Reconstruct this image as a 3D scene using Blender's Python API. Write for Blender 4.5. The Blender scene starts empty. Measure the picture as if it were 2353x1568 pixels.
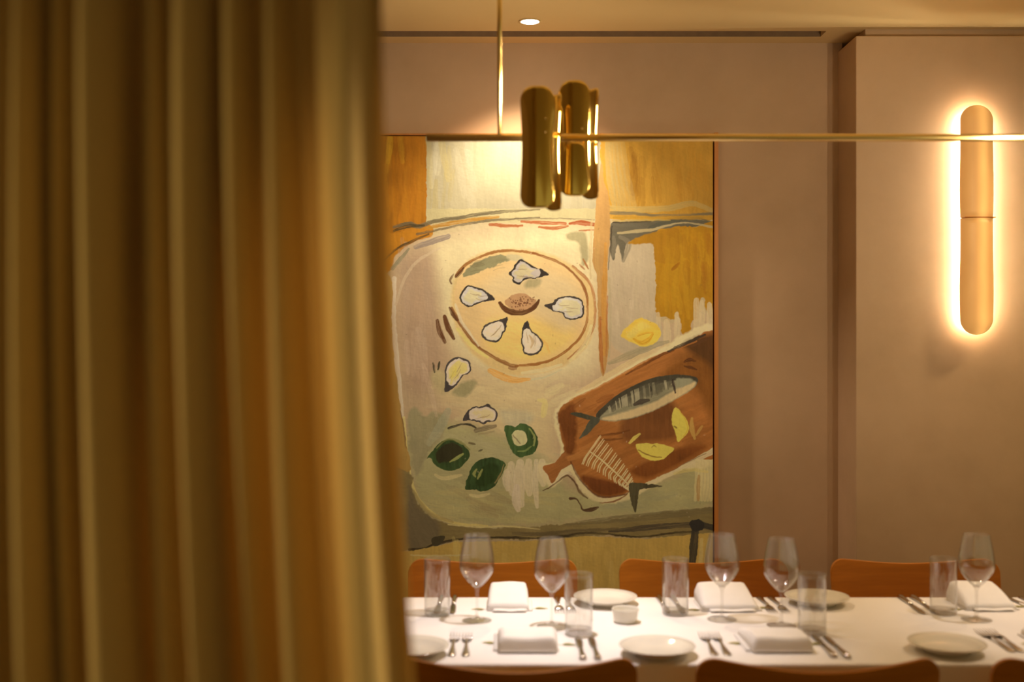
import bpy, bmesh, math, random
import numpy as np
from mathutils import Vector, Matrix, Euler

C = bpy.context.scene.collection
sc = bpy.context.scene
PI = math.pi
F = 2600.0            # focal length in pixels of the 2353 wide frame
CH = 1.49             # camera height
CX, CY = 1176.5, 784.0

# ------------------------------------------------------------------ camera
cam_d = bpy.data.cameras.new('camera')
cam = bpy.data.objects.new('camera', cam_d)
C.objects.link(cam)
cam.location = (0, 0, CH)
cam.rotation_euler = (PI / 2, 0, 0)
cam_d.sensor_width = 36.0
cam_d.lens = F * 36.0 / 2353.0
cam_d.clip_start = 0.02
cam_d.dof.use_dof = True
cam_d.dof.focus_distance = 4.42
cam_d.dof.aperture_fstop = cam_d.lens / 22.0
sc.camera = cam

# ------------------------------------------------------------------ world, exposure
w = bpy.data.worlds.new('world')
sc.world = w
w.use_nodes = True
w.node_tree.nodes['Background'].inputs[0].default_value = (1.0, 0.80, 0.36, 1)
w.node_tree.nodes['Background'].inputs[1].default_value = 0.28
sc.view_settings.view_transform = 'Standard'
sc.view_settings.look = 'None'
sc.view_settings.exposure = 0.14
sc.view_settings.gamma = 1.0
sc.view_settings.use_curve_mapping = False
cy = sc.cycles
cy.use_denoising = True
cy.max_bounces = 10
cy.diffuse_bounces = 5
cy.glossy_bounces = 5
cy.transmission_bounces = 8
cy.transparent_max_bounces = 24
cy.sample_clamp_indirect = 6.0
cy.caustics_refractive = False
cy.caustics_reflective = False

WARM = (1.0, 0.68, 0.36)
NEUT = (1.0, 0.80, 0.62)

def light(name, kind, loc, power, color=WARM, size=0.03, spot=None, blend=0.5, aim=None):
    d = bpy.data.lights.new(name, kind)
    d.energy = power
    d.color = color
    if kind == 'AREA':
        d.shape = 'DISK'; d.size = size
    else:
        d.shadow_soft_size = size
    if spot:
        d.spot_size = math.radians(spot); d.spot_blend = blend
    o = bpy.data.objects.new(name, d)
    C.objects.link(o)
    o.location = loc
    if aim:
        o.rotation_euler = (Vector(aim) - Vector(loc)).to_track_quat('-Z', 'Y').to_euler()
    return o

CEIL = 2.664
LAMP_X, LAMP_Y = 0.13, 2.93
# recessed downlight in front of the painting
light('downlight_beam', 'SPOT', (0.066, 4.15, CEIL - 0.02), 58, (1.0, 0.76, 0.49), 0.03, 108, 0.75,
      aim=(0.075, 4.24, 0.0))
# the pendant's lamps: down on the table
light('pendant_beam', 'SPOT', (LAMP_X, LAMP_Y, 1.83), 42, (1.0, 0.91, 0.93), 0.02, 76, 1.0,
      aim=(LAMP_X + 0.02, LAMP_Y + 0.02, 0.75))
light('pendant_beam_right', 'SPOT', (1.48, LAMP_Y, 1.83), 20, (1.0, 0.86, 0.77), 0.02, 64, 1.0,
      aim=(1.48, LAMP_Y, 0.75))
# spots added without fixtures, standing in for lamps in the unseen room
light('curtain_fill_front', 'SPOT', (-1.9, -0.05, 2.0), 80, (1.0, 0.74, 0.34), 0.06, 33, 1.0, aim=(-0.47, 1.2, 1.42))  # added spot that rakes across the curtain's front folds
light('wall_fill_right', 'SPOT', (2.5, 3.75, CEIL - 0.02), 75, (1.0, 0.68, 0.32), 0.05, 130, 1.0, aim=(2.4, 3.9, 0))  # added spot that brightens the wall and ceiling at the right
light('curtain_fill_back', 'SPOT', (0.45, 2.05, CEIL - 0.02), 330, (1.0, 0.74, 0.38), 0.05, 26, 1.0, aim=(-0.10, 1.22, 1.42))  # added spot that shines through the curtain from behind

# ------------------------------------------------------------------ helpers
def P(px, py, d):
    """photo pixel at distance d in front of the camera -> world point"""
    return ((px - CX) * d / F, d, CH - (py - CY) * d / F)

def T(px, py, h=0.75):
    """photo pixel of something standing at height h -> (x, y)"""
    d = (CH - h) * F / (py - CY)
    return ((px - CX) * d / F, d)

def tag(o, label=None, cat=None, group=None, kind=None):
    if label: o['label'] = label
    if cat: o['category'] = cat
    if group: o['group'] = group
    if kind: o['kind'] = kind
    return o

def empty(name, loc, rz=0, label=None, cat=None, group=None):
    o = bpy.data.objects.new(name, None)
    o.empty_display_size = 0.05
    C.objects.link(o)
    o.location = loc
    o.rotation_euler = (0, 0, rz)
    return tag(o, label, cat, group)

def obj(name, bm, m, parent=None, smooth=True, sub=0, bevel=0):
    me = bpy.data.meshes.new(name)
    if isinstance(bm, bmesh.types.BMesh):
        bm.normal_update()
        bm.to_mesh(me); bm.free()
    else:
        me.from_pydata(*bm); me.update()
    o = bpy.data.objects.new(name, me)
    C.objects.link(o)
    if m: me.materials.append(m)
    if smooth:
        for p in me.polygons: p.use_smooth = True
    if bevel:
        b = o.modifiers.new('bevel', 'BEVEL'); b.width = bevel; b.segments = 3; b.limit_method = 'ANGLE'
    if sub:
        s = o.modifiers.new('sub', 'SUBSURF'); s.levels = sub; s.render_levels = sub
    if parent: o.parent = parent
    return o

def box(bm, x0, x1, y0, y1, z0, z1, M=None):
    vs = [bm.verts.new(v) for v in ((x0,y0,z0),(x1,y0,z0),(x1,y1,z0),(x0,y1,z0),(x0,y0,z1),(x1,y0,z1),(x1,y1,z1),(x0,y1,z1))]
    for f in ((0,3,2,1),(4,5,6,7),(0,1,5,4),(1,2,6,5),(2,3,7,6),(3,0,4,7)):
        bm.faces.new([vs[i] for i in f])
    if M is not None:
        for v in vs: v.co = M @ v.co
    return vs

def boxes(*bs):
    bm = bmesh.new()
    for b in bs: box(bm, *b)
    return bm

def lathe(prof, n=48, close=False, bm=None):
    """prof: list of (r, z) from one pole to the other"""
    bm = bm or bmesh.new()
    rings = []
    for r, z in prof:
        if r < 1e-6:
            rings.append([bm.verts.new((0, 0, z))])
        else:
            rings.append([bm.verts.new((r * math.cos(2 * PI * k / n), r * math.sin(2 * PI * k / n), z)) for k in range(n)])
    pairs = list(zip(rings, rings[1:]))
    if close: pairs.append((rings[-1], rings[0]))
    for a, b in pairs:
        for k in range(n):
            k2 = (k + 1) % n
            if len(a) == 1 and len(b) == 1: continue
            if len(a) == 1: bm.faces.new((a[0], b[k], b[k2]))
            elif len(b) == 1: bm.faces.new((a[k], b[0], a[k2]))
            else: bm.faces.new((a[k], b[k], b[k2], a[k2]))
    bmesh.ops.recalc_face_normals(bm, faces=bm.faces)
    return bm

def spline(pts, n=6):
    """Catmull-Rom through tuples of any length"""
    out = []
    p = [pts[0]] + list(pts) + [pts[-1]]
    for i in range(1, len(p) - 2):
        for k in range(n):
            t = k / n
            out.append(tuple(0.5 * ((2 * b) + (-a + c) * t + (2*a - 5*b + 4*c - d) * t*t + (-a + 3*b - 3*c + d) * t**3)
                             for a, b, c, d in zip(p[i-1], p[i], p[i+1], p[i+2])))
    out.append(tuple(pts[-1]))
    return out

def rod(p0, p1, r0, r1=None, n=24, bm=None):
    bm = bm or bmesh.new()
    r1 = r0 if r1 is None else r1
    p0, p1 = Vector(p0), Vector(p1)
    q = (p1 - p0).to_track_quat('Z', 'Y')
    A, B = [], []
    for k in range(n):
        a = 2 * PI * k / n
        v = Vector((math.cos(a), math.sin(a), 0))
        A.append(bm.verts.new(p0 + q @ (v * r0))); B.append(bm.verts.new(p1 + q @ (v * r1)))
    for k in range(n):
        bm.faces.new((A[k], A[(k+1) % n], B[(k+1) % n], B[k]))
    bm.faces.new(A[::-1]); bm.faces.new(B)
    return bm

def dup(root, loc, rz=None, label=None):
    r = root.copy(); C.objects.link(r); r.location = loc
    if rz is not None: r.rotation_euler = (0, 0, rz)
    if label: r['label'] = label
    for ch in list(root.children):
        c = ch.copy(); C.objects.link(c); c.parent = r
        for g in list(ch.children):
            d = g.copy(); C.objects.link(d); d.parent = c
    return r

# ------------------------------------------------------------------ materials
def mat(name, col, rough=0.6, metal=0.0, col2=None, scale=5.0, stretch=(1, 1, 1), bump=0.0, bscale=40.0, spec=0.5, **kw):
    m = bpy.data.materials.new(name)
    m.use_nodes = True
    nt = m.node_tree
    b = nt.nodes['Principled BSDF']
    b.inputs['Base Color'].default_value = (*col, 1)
    b.inputs['Roughness'].default_value = rough
    b.inputs['Metallic'].default_value = metal
    b.inputs['Specular IOR Level'].default_value = spec
    for k, v in kw.items():
        b.inputs[k.replace('_', ' ')].default_value = v
    tc = nt.nodes.new('ShaderNodeTexCoord')
    mp = nt.nodes.new('ShaderNodeMapping'); mp.inputs['Scale'].default_value = stretch
    nt.links.new(tc.outputs['Object'], mp.inputs[0])
    if col2:
        nz = nt.nodes.new('ShaderNodeTexNoise'); nz.inputs['Scale'].default_value = scale
        nz.inputs['Detail'].default_value = 6; nz.inputs['Roughness'].default_value = 0.6
        nt.links.new(mp.outputs[0], nz.inputs['Vector'])
        rp = nt.nodes.new('ShaderNodeValToRGB')
        rp.color_ramp.elements[0].position = 0.3; rp.color_ramp.elements[0].color = (*col, 1)
        rp.color_ramp.elements[1].position = 0.7; rp.color_ramp.elements[1].color = (*col2, 1)
        nt.links.new(nz.outputs['Fac'], rp.inputs[0])
        nt.links.new(rp.outputs[0], b.inputs['Base Color'])
    if bump:
        n2 = nt.nodes.new('ShaderNodeTexNoise'); n2.inputs['Scale'].default_value = bscale
        n2.inputs['Detail'].default_value = 4
        nt.links.new(mp.outputs[0], n2.inputs['Vector'])
        bp = nt.nodes.new('ShaderNodeBump'); bp.inputs['Strength'].default_value = bump
        bp.inputs['Distance'].default_value = 0.01
        nt.links.new(n2.outputs['Fac'], bp.inputs['Height'])
        nt.links.new(bp.outputs[0], b.inputs['Normal'])
    return m

def emit(name, col, strength):
    m = bpy.data.materials.new(name); m.use_nodes = True
    nt = m.node_tree; nt.nodes.clear()
    e = nt.nodes.new('ShaderNodeEmission'); o = nt.nodes.new('ShaderNodeOutputMaterial')
    e.inputs[0].default_value = (*col, 1); e.inputs[1].default_value = strength
    nt.links.new(e.outputs[0], o.inputs[0])
    return m

def thin_glass(name, base=0.085, edge=0.95, tint=(0.97, 0.97, 0.96), film=0.012):
    m = bpy.data.materials.new(name); m.use_nodes = True
    nt = m.node_tree; nt.nodes.clear()
    o = nt.nodes.new('ShaderNodeOutputMaterial')
    lw = nt.nodes.new('ShaderNodeLayerWeight'); lw.inputs[0].default_value = 0.5
    pw = nt.nodes.new('ShaderNodeMath'); pw.operation = 'POWER'; pw.inputs[1].default_value = 3.0
    ma = nt.nodes.new('ShaderNodeMath'); ma.operation = 'MULTIPLY_ADD'
    ma.inputs[1].default_value = edge; ma.inputs[2].default_value = base
    tr = nt.nodes.new('ShaderNodeBsdfTransparent'); tr.inputs[0].default_value = (*tint, 1)
    gl = nt.nodes.new('ShaderNodeBsdfGlossy'); gl.inputs['Roughness'].default_value = 0.03
    mx = nt.nodes.new('ShaderNodeMixShader')
    nt.links.new(lw.outputs['Facing'], pw.inputs[0]); nt.links.new(pw.outputs[0], ma.inputs[0])
    nt.links.new(ma.outputs[0], mx.inputs[0]); nt.links.new(tr.outputs[0], mx.inputs[1])
    nt.links.new(gl.outputs[0], mx.inputs[2])
    df = nt.nodes.new('ShaderNodeBsdfDiffuse'); df.inputs[0].default_value = (.9, .86, .84, 1)
    m2 = nt.nodes.new('ShaderNodeMixShader'); m2.inputs[0].default_value = film
    nt.links.new(mx.outputs[0], m2.inputs[1]); nt.links.new(df.outputs[0], m2.inputs[2])
    nt.links.new(m2.outputs[0], o.inputs[0])
    return m

def cloth_mat(name, col, trans=0.3, rough=0.9, col2=None, thread=900, ttint=None):
    m = mat(name, col, rough, 0, col2, 3.0, (1, 1, 0.15), 0.25, thread, 0.15)
    nt = m.node_tree
    b = nt.nodes['Principled BSDF']; out = nt.nodes['Material Output']
    t = nt.nodes.new('ShaderNodeBsdfTranslucent'); t.inputs[0].default_value = (*(ttint or col), 1)
    mx = nt.nodes.new('ShaderNodeMixShader'); mx.inputs[0].default_value = trans
    nt.links.new(b.outputs[0], mx.inputs[1]); nt.links.new(t.outputs[0], mx.inputs[2])
    nt.links.new(mx.outputs[0], out.inputs[0])
    return m

M = {}
M['plaster'] = mat('wall_plaster', (0.48, 0.35, 0.232), 0.85, 0, (0.60, 0.442, 0.305), 1.8, (1, 1, 1), 0.12, 14, 0.2)
M['ceiling'] = mat('ceiling_paint', (0.70, 0.53, 0.26), 0.9, 0, (0.74, 0.57, 0.29), 1.5)
M['slot_shade'] = mat('slot_shade_paint', (0.20, 0.13, 0.075), 0.7, 0, (0.24, 0.16, 0.09), 30)  # dark colour stands in for the shade inside the slot
M['floor'] = mat('floor_boards', (0.16, 0.09, 0.045), 0.5, 0, (0.24, 0.14, 0.07), 3, (8, 1, 1))
M['brass'] = mat('polished_brass', (0.93, 0.67, 0.17), 0.09, 1.0, (0.96, 0.71, 0.20), 6)
M['brass_satin'] = mat('satin_brass', (0.95, 0.72, 0.30), 0.26, 1.0, (0.97, 0.76, 0.34), 20)
M['wood'] = mat('oak_veneer', (0.38, 0.125, 0.006), 0.42, 0, (0.49, 0.165, 0.010), 3.0, (1.2, 6, 22), 0.04, 60, 0.3)
M['wood_frame'] = mat('frame_wood', (0.50, 0.20, 0.05), 0.5, 0, (0.6, 0.26, 0.07), 4, (12, 12, 1))
M['linen'] = mat('white_tablecloth', (0.82, 0.78, 0.74), 0.85, 0, (0.86, 0.82, 0.78), 4, (1, 1, 1), 0.12, 260, 0.2)
M['napkin'] = mat('napkin_linen', (0.83, 0.79, 0.74), 0.9, 0, (0.87, 0.83, 0.78), 20, (1, 1, 1), 0.2, 500, 0.15)
M['china'] = mat('glazed_china', (0.74, 0.70, 0.60), 0.12, 0, (0.78, 0.74, 0.64), 8)
M['steel'] = mat('polished_steel', (0.62, 0.58, 0.54), 0.16, 1.0, (0.66, 0.62, 0.58), 15)
M['leaf'] = mat('leaf', (0.30, 0.26, 0.05), 0.6, 0, (0.42, 0.36, 0.08), 60)
M['glass'] = thin_glass('thin_glass')
M['glass_base'] = thin_glass('thick_glass', 0.10, 0.9, (0.97, 0.965, 0.955), 0.01)
M['curtain'] = cloth_mat('linen_curtain', (0.60, 0.46, 0.20), 0.27, 0.95, (0.66, 0.52, 0.24), 700, (0.92, 0.72, 0.38))
M['lamp_white'] = emit('lamp_glow', (1.0, 0.76, 0.48), 235)
M['lens'] = emit('downlight_lens', (1.0, 0.90, 0.78), 12)

# ------------------------------------------------------------------ the room
WB = 4.456   # back wall
def struct(name, bm, m, **k):
    o = obj(name, bm, m, None, smooth=False, **k); o['kind'] = 'structure'; return o

struct('floor', boxes((-3, 4.5, -2.5, 4.8, -0.1, 0)), M['floor'])
struct('wall_back', boxes((-3, 1.30, WB, WB + 0.2, 0, CEIL + 0.2)), M['plaster'])
PX, PY = 1.284, 4.223
struct('wall_right', boxes((PX, 4.5, PY, WB + 0.2, 0, 2.630), (PX + 0.045, 4.5, PY + 0.035, WB + 0.2, 2.630, CEIL + 0.02)),
       M['plaster'], bevel=0.004)
struct('wall_left', boxes((-3.1, -3, -2.5, 4.8, 0, CEIL + 0.2)), M['plaster'])
# ceiling with a linear slot near the back wall
S0, S1, SX = 4.284, 4.367, 1.19
struct('ceiling', boxes((-3, 4.5, -2.5, S0, CEIL, CEIL + 0.15), (-3, SX, S1, WB + 0.2, CEIL, CEIL + 0.15),
                        (SX, 4.5, S0, WB + 0.2, CEIL, CEIL + 0.15), (-3, SX, S0, S1, CEIL + 0.07, CEIL + 0.15)), M['ceiling'])
struct('trim_1', boxes((-3, SX, S1 - 0.006, S1, CEIL + 0.001, CEIL + 0.069)), M['slot_shade'])  # far face of the slot, its shade put into the colour
struct('baseboard_back', boxes((-3, PX, WB - 0.015, WB, 0, 0.09)), M['plaster'])

# ------------------------------------------------------------------ the painting (brush strokes rasterised to a colour attribute)
X0, X1, Y0, Y1 = 838.0, 1638.0, 313.0, 1402.0   # the canvas in photo pixels
CELL = 1.25
GW, GH = int((X1 - X0) / CELL) + 1, int((Y1 - Y0) / CELL) + 1
gx = np.linspace(X0, X1, GW)[None, :].repeat(GH, 0)
gy = np.linspace(Y0, Y1, GH)[:, None].repeat(GW, 1)
rng = np.random.default_rng(7)

def vnoise(u, v, seed):
    """value noise of two arrays"""
    r = np.random.default_rng(seed).random((256, 256))
    iu, iv = np.floor(u).astype(int), np.floor(v).astype(int)
    fu, fv = u - iu, v - iv
    fu = fu * fu * (3 - 2 * fu); fv = fv * fv * (3 - 2 * fv)
    a = r[iu & 255, iv & 255]; b = r[(iu + 1) & 255, iv & 255]
    c = r[iu & 255, (iv + 1) & 255]; d = r[(iu + 1) & 255, (iv + 1) & 255]
    return (a * (1 - fu) + b * fu) * (1 - fv) + (c * (1 - fu) + d * fu) * fv

wx = (vnoise(gx / 14, gy / 14, 1) + .7 * vnoise(gx / 5, gy / 5, 2) - .85)
wy = (vnoise(gx / 14, gy / 14, 3) + .7 * vnoise(gx / 5, gy / 5, 4) - .85)

def lin(c):
    c = np.array(c, float) / 255 * np.array([.97, .92, .79])
    return np.where(c < .04045, c / 12.92, ((c + .055) / 1.055) ** 2.4)

_LX = [930, 1000, 1080, 1160, 1240, 1320, 1420, 1500, 1570, 1625]
_LY = [335, 390, 450, 520, 600, 700, 800, 900, 1000, 1100, 1180, 1400]
_LI = [[.44, .84, 1.5, 1.8, 1.8, 1.5, 1.14, .59, .55, .52], [.65, 1.3, 1.5, 1.7, 1.7, 1.6, 1.5, .79, .58, .56],
       [.88, 1.4, 1.5, 1.6, 1.6, 1.6, 1.5, 1.05, .71, .61], [.94, 1.27, 1.45, 1.5, 1.5, 1.5, 1.4, 1.12, .84, .70],
       [.88, 1.04, 1.17, 1.24, 1.27, 1.25, 1.15, 1.03, .87, .75], [.72, .81, .87, .92, .94, .94, .91, .86, .80, .75],
       [.59, .65, .70, .73, .75, .75, .74, .72, .69, .67], [.49, .54, .57, .60, .61, .62, .62, .61, .60, .61],
       [.42, .46, .48, .49, .50, .51, .52, .51, .52, .52], [.33, .38, .39, .41, .42, .42, .43, .43, .43, .44],
       [.28, .33, .34, .35, .36, .37, .38, .38, .38, .38], [.22, .25, .27, .28, .28, .29, .30, .30, .30, .30]]
def illum(x, y):
    """how brightly the lamps light the canvas there, to turn a colour noted in the lit room into the paint's own colour"""
    col = [np.interp(x, _LX, r) for r in _LI]
    r = float(np.interp(y, _LY, col))
    return np.array([r, r * np.interp(r, [.3, 1.2], [.61, .71]), r * np.interp(r, [.3, 1.2], [.30, .41])])
def paint(c, x, y):
    return np.clip(lin(c) / illum(x, y), 0.004, 0.92)

cv = np.zeros((GH, GW, 3)) + paint((186, 156, 116), 1200, 800)

def seg_dist(X, Y, pts):
    best = np.full(X.shape, 1e9); tt = np.zeros(X.shape); side = np.zeros(X.shape)
    L = 0.0
    for (ax, ay), (bx, by) in zip(pts[:-1], pts[1:]):
        dx, dy = bx - ax, by - ay
        l2 = dx * dx + dy * dy + 1e-9
        t = np.clip(((X - ax) * dx + (Y - ay) * dy) / l2, 0, 1)
        ex, ey = X - (ax + t * dx), Y - (ay + t * dy)
        d = np.sqrt(ex * ex + ey * ey)
        m = d < best
        best[m] = d[m]; l = math.sqrt(l2)
        tt[m] = (L + t * l)[m]; side[m] = ((ex * dy - ey * dx) / l)[m]
        L += l
    return best, tt, side, L

def bbox(pts, pad):
    xs = [p[0] for p in pts]; ys = [p[1] for p in pts]
    i0 = max(0, int((min(ys) - pad - Y0) / CELL)); i1 = min(GH, int((max(ys) + pad - Y0) / CELL) + 2)
    j0 = max(0, int((min(xs) - pad - X0) / CELL)); j1 = min(GW, int((max(xs) + pad - X0) / CELL) + 2)
    return slice(i0, i1), slice(j0, j1)

_seed = [20]
def poly(pts, c, soft=1.2, wob=2.5, alpha=1.0, curve=True, tex=0.10, ang=90, fl=46):
    if curve:
        q = list(pts) + [pts[0]]
        pts2 = [pts[-1]] + q + [pts[1]]
        pts2 = spline(pts2, 5)[5:-5]
    else:
        pts2 = list(pts) + [pts[0]]
    I, J = bbox(pts2, 14 + soft * 2)
    X, Y = gx[I, J] + wx[I, J] * wob, gy[I, J] + wy[I, J] * wob
    if X.size == 0: return
    d, _, _, _ = seg_dist(X, Y, pts2)
    ins = np.zeros(X.shape, bool)
    for (ax, ay), (bx, by) in zip(pts2[:-1], pts2[1:]):
        if ay == by: continue
        cr = ((ay > Y) != (by > Y)) & (X < (bx - ax) * (Y - ay) / (by - ay) + ax)
        ins ^= cr
    sd = np.where(ins, d, -d)
    a = np.clip(sd / soft + .5, 0, 1) * alpha
    mx, my = sum(p[0] for p in pts) / len(pts), sum(p[1] for p in pts) / len(pts)
    col = paint(c, mx, my) if not isinstance(c, np.ndarray) else c
    _seed[0] += 1
    ca, sa = math.cos(math.radians(ang)), math.sin(math.radians(ang))
    U, V = X * ca + Y * sa, -X * sa + Y * ca
    n = vnoise(U / fl, V / 4.5, _seed[0]) + .5 * vnoise(U / 17, V / 2.2, _seed[0] + 500) - .75
    n2 = vnoise(X / 34, Y / 34, _seed[0] + 900) - .5
    tx = 1 + tex * (n * 1.1 + n2 * 1.3)
    cv[I, J] = cv[I, J] * (1 - a[..., None]) + np.clip(col[None, None, :] * tx[..., None], 0, .92) * a[..., None]

def stroke(pts, wd, c, alpha=1.0, dry=0.35, soft=1.3, wob=1.5, tex=0.14):
    """wd: width, or a list of widths along the path"""
    if len(pts) > 2: pts2 = spline(pts, 6)
    else: pts2 = [tuple(np.array(pts[0]) * (1 - k / 6) + np.array(pts[1]) * k / 6) for k in range(7)]
    ws = wd if isinstance(wd, (list, tuple)) else [wd * .7, wd, wd, wd * .6]
    I, J = bbox(pts2, max(ws) + 6)
    X, Y = gx[I, J] + wx[I, J] * wob, gy[I, J] + wy[I, J] * wob
    if X.size == 0: return
    d, t, s, L = seg_dist(X, Y, pts2)
    wloc = np.interp(t / max(L, 1e-6), np.linspace(0, 1, len(ws)), ws) / 2
    a = np.clip((wloc - d) / soft + .5, 0, 1)
    _seed[0] += 1
    br = vnoise(t / 30, s / 1.7 + 40, _seed[0]) * .7 + vnoise(t / 8, s / 1.2 + 90, _seed[0] + 300) * .3
    a = a * alpha * (1 - dry * np.clip((br - .45) * 3, 0, 1))
    mx, my = sum(p[0] for p in pts) / len(pts), sum(p[1] for p in pts) / len(pts)
    col = paint(c, mx, my) if not isinstance(c, np.ndarray) else c
    tx = 1 + tex * (br - .5) * 2
    cv[I, J] = cv[I, J] * (1 - a[..., None]) + np.clip(col[None, None, :] * tx[..., None], 0, .92) * a[..., None]

def rect(x0, y0, x1, y1, c, **k):
    poly([(x0, y0), (x1, y0), (x1, y1), (x0, y1)], c, curve=False, **k)

def scribble(x0, y0, x1, y1, c, n, w, ang, ln, alpha=.5, seed=1, **k):
    """many loose strokes inside a box"""
    r = random.Random(seed)
    for _ in range(n):
        x, y = r.uniform(x0, x1), r.uniform(y0, y1)
        a = math.radians(ang + r.uniform(-9, 9)); l = ln * r.uniform(.5, 1.2) / 2
        stroke([(x - math.cos(a) * l, y - math.sin(a) * l), (x + r.uniform(-2, 2), y + r.uniform(-2, 2)),
                (x + math.cos(a) * l, y + math.sin(a) * l)], w * r.uniform(.6, 1.3), c, alpha=alpha * r.uniform(.5, 1), dry=.6, **k)

# upper zone
rect(830, 305, 984, 600, (178, 108, 22), tex=.22)
scribble(860, 330, 975, 520, (200, 128, 30), 16, 13, 88, 90, .5, 3)
rect(980, 305, 1382, 510, (240, 218, 176), tex=.06)
scribble(990, 330, 1370, 480, (248, 228, 194), 16, 16, 88, 110, .4, 4)
scribble(985, 330, 1040, 480, (226, 196, 116), 7, 12, 90, 120, .4, 5)
rect(1380, 305, 1660, 505, (192, 136, 48), tex=.12, wob=4)
scribble(1440, 320, 1625, 450, (178, 118, 34), 22, 16, 84, 80, .4, 6)
for k in range(5):
    stroke([(1395 + 9 * k, 330), (1400 + 10 * k, 400), (1412 + 12 * k, 480)], 15, (236, 205, 140), .62 - .09 * k)
stroke([(1400, 478), (1460, 482), (1540, 478), (1590, 468), (1636, 484)], [12, 15, 14, 14, 10], (205, 168, 98), .8)
rect(980, 480, 1382, 512, (250, 226, 170), tex=.05)
# ochre wedge at the left
poly([(838, 505), (900, 535), (985, 515), (990, 545), (930, 568), (900, 620), (838, 640)], (190, 120, 28), tex=.15)
# white table top
poly([(903, 610), (918, 580), (950, 556), (1010, 540), (1100, 527), (1200, 523), (1370, 526), (1400, 560), (1500, 575),
      (1520, 740), (1650, 745), (1650, 1175), (1450, 1190), (1300, 1203), (1150, 1210), (1040, 1203), (985, 1180),
      (955, 1130), (940, 1060), (930, 980), (915, 850), (905, 730)], (184, 150, 114), soft=3, tex=.07)
# graded body of the table: warm cream near the plate, grey-green lower
poly([(1000, 560), (1200, 530), (1372, 532), (1375, 620), (1372, 820), (1300, 870), (1150, 875), (1040, 800), (1000, 700)],
     (240, 212, 164), soft=50, wob=6, tex=.05)
poly([(915, 620), (990, 580), (1010, 700), (1020, 850), (960, 900), (925, 850)], (172, 136, 106), soft=40, tex=.06)
poly([(1010, 880), (1250, 890), (1270, 1000), (1260, 1080), (1150, 1010), (1060, 950)], (178, 148, 106), soft=40, tex=.08, ang=10)
poly([(936, 1000), (1020, 970), (1150, 1000), (1260, 1060), (1330, 1130), (1500, 1110), (1640, 1050), (1640, 1165),
      (1400, 1195), (1200, 1212), (1040, 1205), (980, 1175), (945, 1110)], (136, 120, 80), soft=30, wob=8, tex=.09, ang=5)
scribble(1000, 1130, 1280, 1200, (140, 120, 76), 16, 14, 5, 120, .5, 9)
poly([(938, 948), (958, 940), (975, 955), (1000, 945), (1025, 960), (1015, 1010), (985, 1040), (965, 1090), (950, 1080), (940, 1000)],
     (126, 109, 76), soft=8, wob=6, tex=.10)
stroke([(1030, 945), (1010, 985), (985, 1020)], 22, (136, 126, 98), .6)
poly([(1150, 945), (1220, 950), (1215, 975), (1170, 985)], (168, 146, 112), soft=14)
scribble(925, 600, 1000, 900, (184, 150, 122), 16, 16, 84, 120, .35, 31)
scribble(1020, 860, 1250, 960, (200, 168, 122), 18, 16, -8, 80, .35, 32)
scribble(1250, 870, 1330, 940, (210, 178, 128), 9, 16, -25, 70, .45, 33)
scribble(990, 1000, 1300, 1060, (150, 132, 96), 16, 16, 10, 70, .4, 34)
scribble(1040, 1100, 1160, 1180, (112, 88, 56), 10, 16, 20, 60, .35, 35)
scribble(1380, 1130, 1600, 1170, (124, 112, 80), 14, 14, -8, 80, .4, 36)
# pinkish drips
for x, y0, y1, w_ in ((1175, 1068, 1135, 22), (1195, 1065, 1160, 26), (1215, 1062, 1135, 22), (1232, 1060, 1165, 14),
                      (1246, 1062, 1112, 22), (1188, 1120, 1172, 20), (1165, 1085, 1125, 18)):
    stroke([(x, y0), (x - 2, (y0 + y1) / 2), (x + 2, y1)], w_, (192, 150, 112), .85)
# light rims of the white table
stroke([(906, 640), (903, 740), (912, 850), (922, 930), (926, 960)], [10, 14, 16, 14, 6], (214, 176, 142), .9, .2)
stroke([(928, 960), (936, 1050), (944, 1100), (960, 1145), (1000, 1185), (1050, 1203), (1120, 1209)], [6, 6, 6, 8, 8, 6, 4], (160, 134, 78), .9)
poly([(838, 640), (898, 640), (900, 760), (915, 900), (930, 1000), (938, 1090), (838, 1090)], (150, 112, 56), tex=.12)
stroke([(920, 945), (925, 970), (932, 1020), (934, 1030)], 4, (96, 66, 36), .8)
# dark rim below
poly([(938, 1085), (948, 1130), (975, 1175), (1030, 1205), (1150, 1213), (1300, 1205), (1450, 1190), (1650, 1168), (1650, 1222),
      (1480, 1236), (1400, 1230), (1230, 1240), (1040, 1240), (990, 1258), (938, 1266), (838, 1270), (838, 1090)], (100, 80, 46), soft=2, wob=5, tex=.14, ang=3)
poly([(940, 1120), (962, 1165), (1010, 1205), (1000, 1245), (940, 1262)], (80, 64, 42), soft=10, wob=4, ang=60)
stroke([(950, 1130), (985, 1178), (1040, 1200)], 9, (118, 96, 56), .7)
stroke([(1030, 1206), (1100, 1212), (1160, 1210), (1240, 1216)], 4, (172, 142, 84), .8)
stroke([(1300, 1207), (1400, 1195), (1500, 1187), (1640, 1172)], [6, 16, 18, 14], (90, 74, 46), .8)
stroke([(1400, 1222), (1500, 1212), (1580, 1207), (1640, 1212)], [5, 14, 12, 14], (58, 46, 34), .9)
stroke([(1180, 1226), (1250, 1228), (1330, 1222), (1420, 1216)], [6, 12, 12, 6], (74, 58, 36), .8)
stroke([(941, 1264), (975, 1262), (1000, 1252), (1040, 1242), (1100, 1236), (1180, 1236), (1232, 1238)], [7, 7, 6, 5, 4, 6, 3], (44, 32, 18), .95)
poly([(992, 1240), (1008, 1232), (1022, 1234), (1012, 1250), (995, 1256)], (50, 40, 24))
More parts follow.
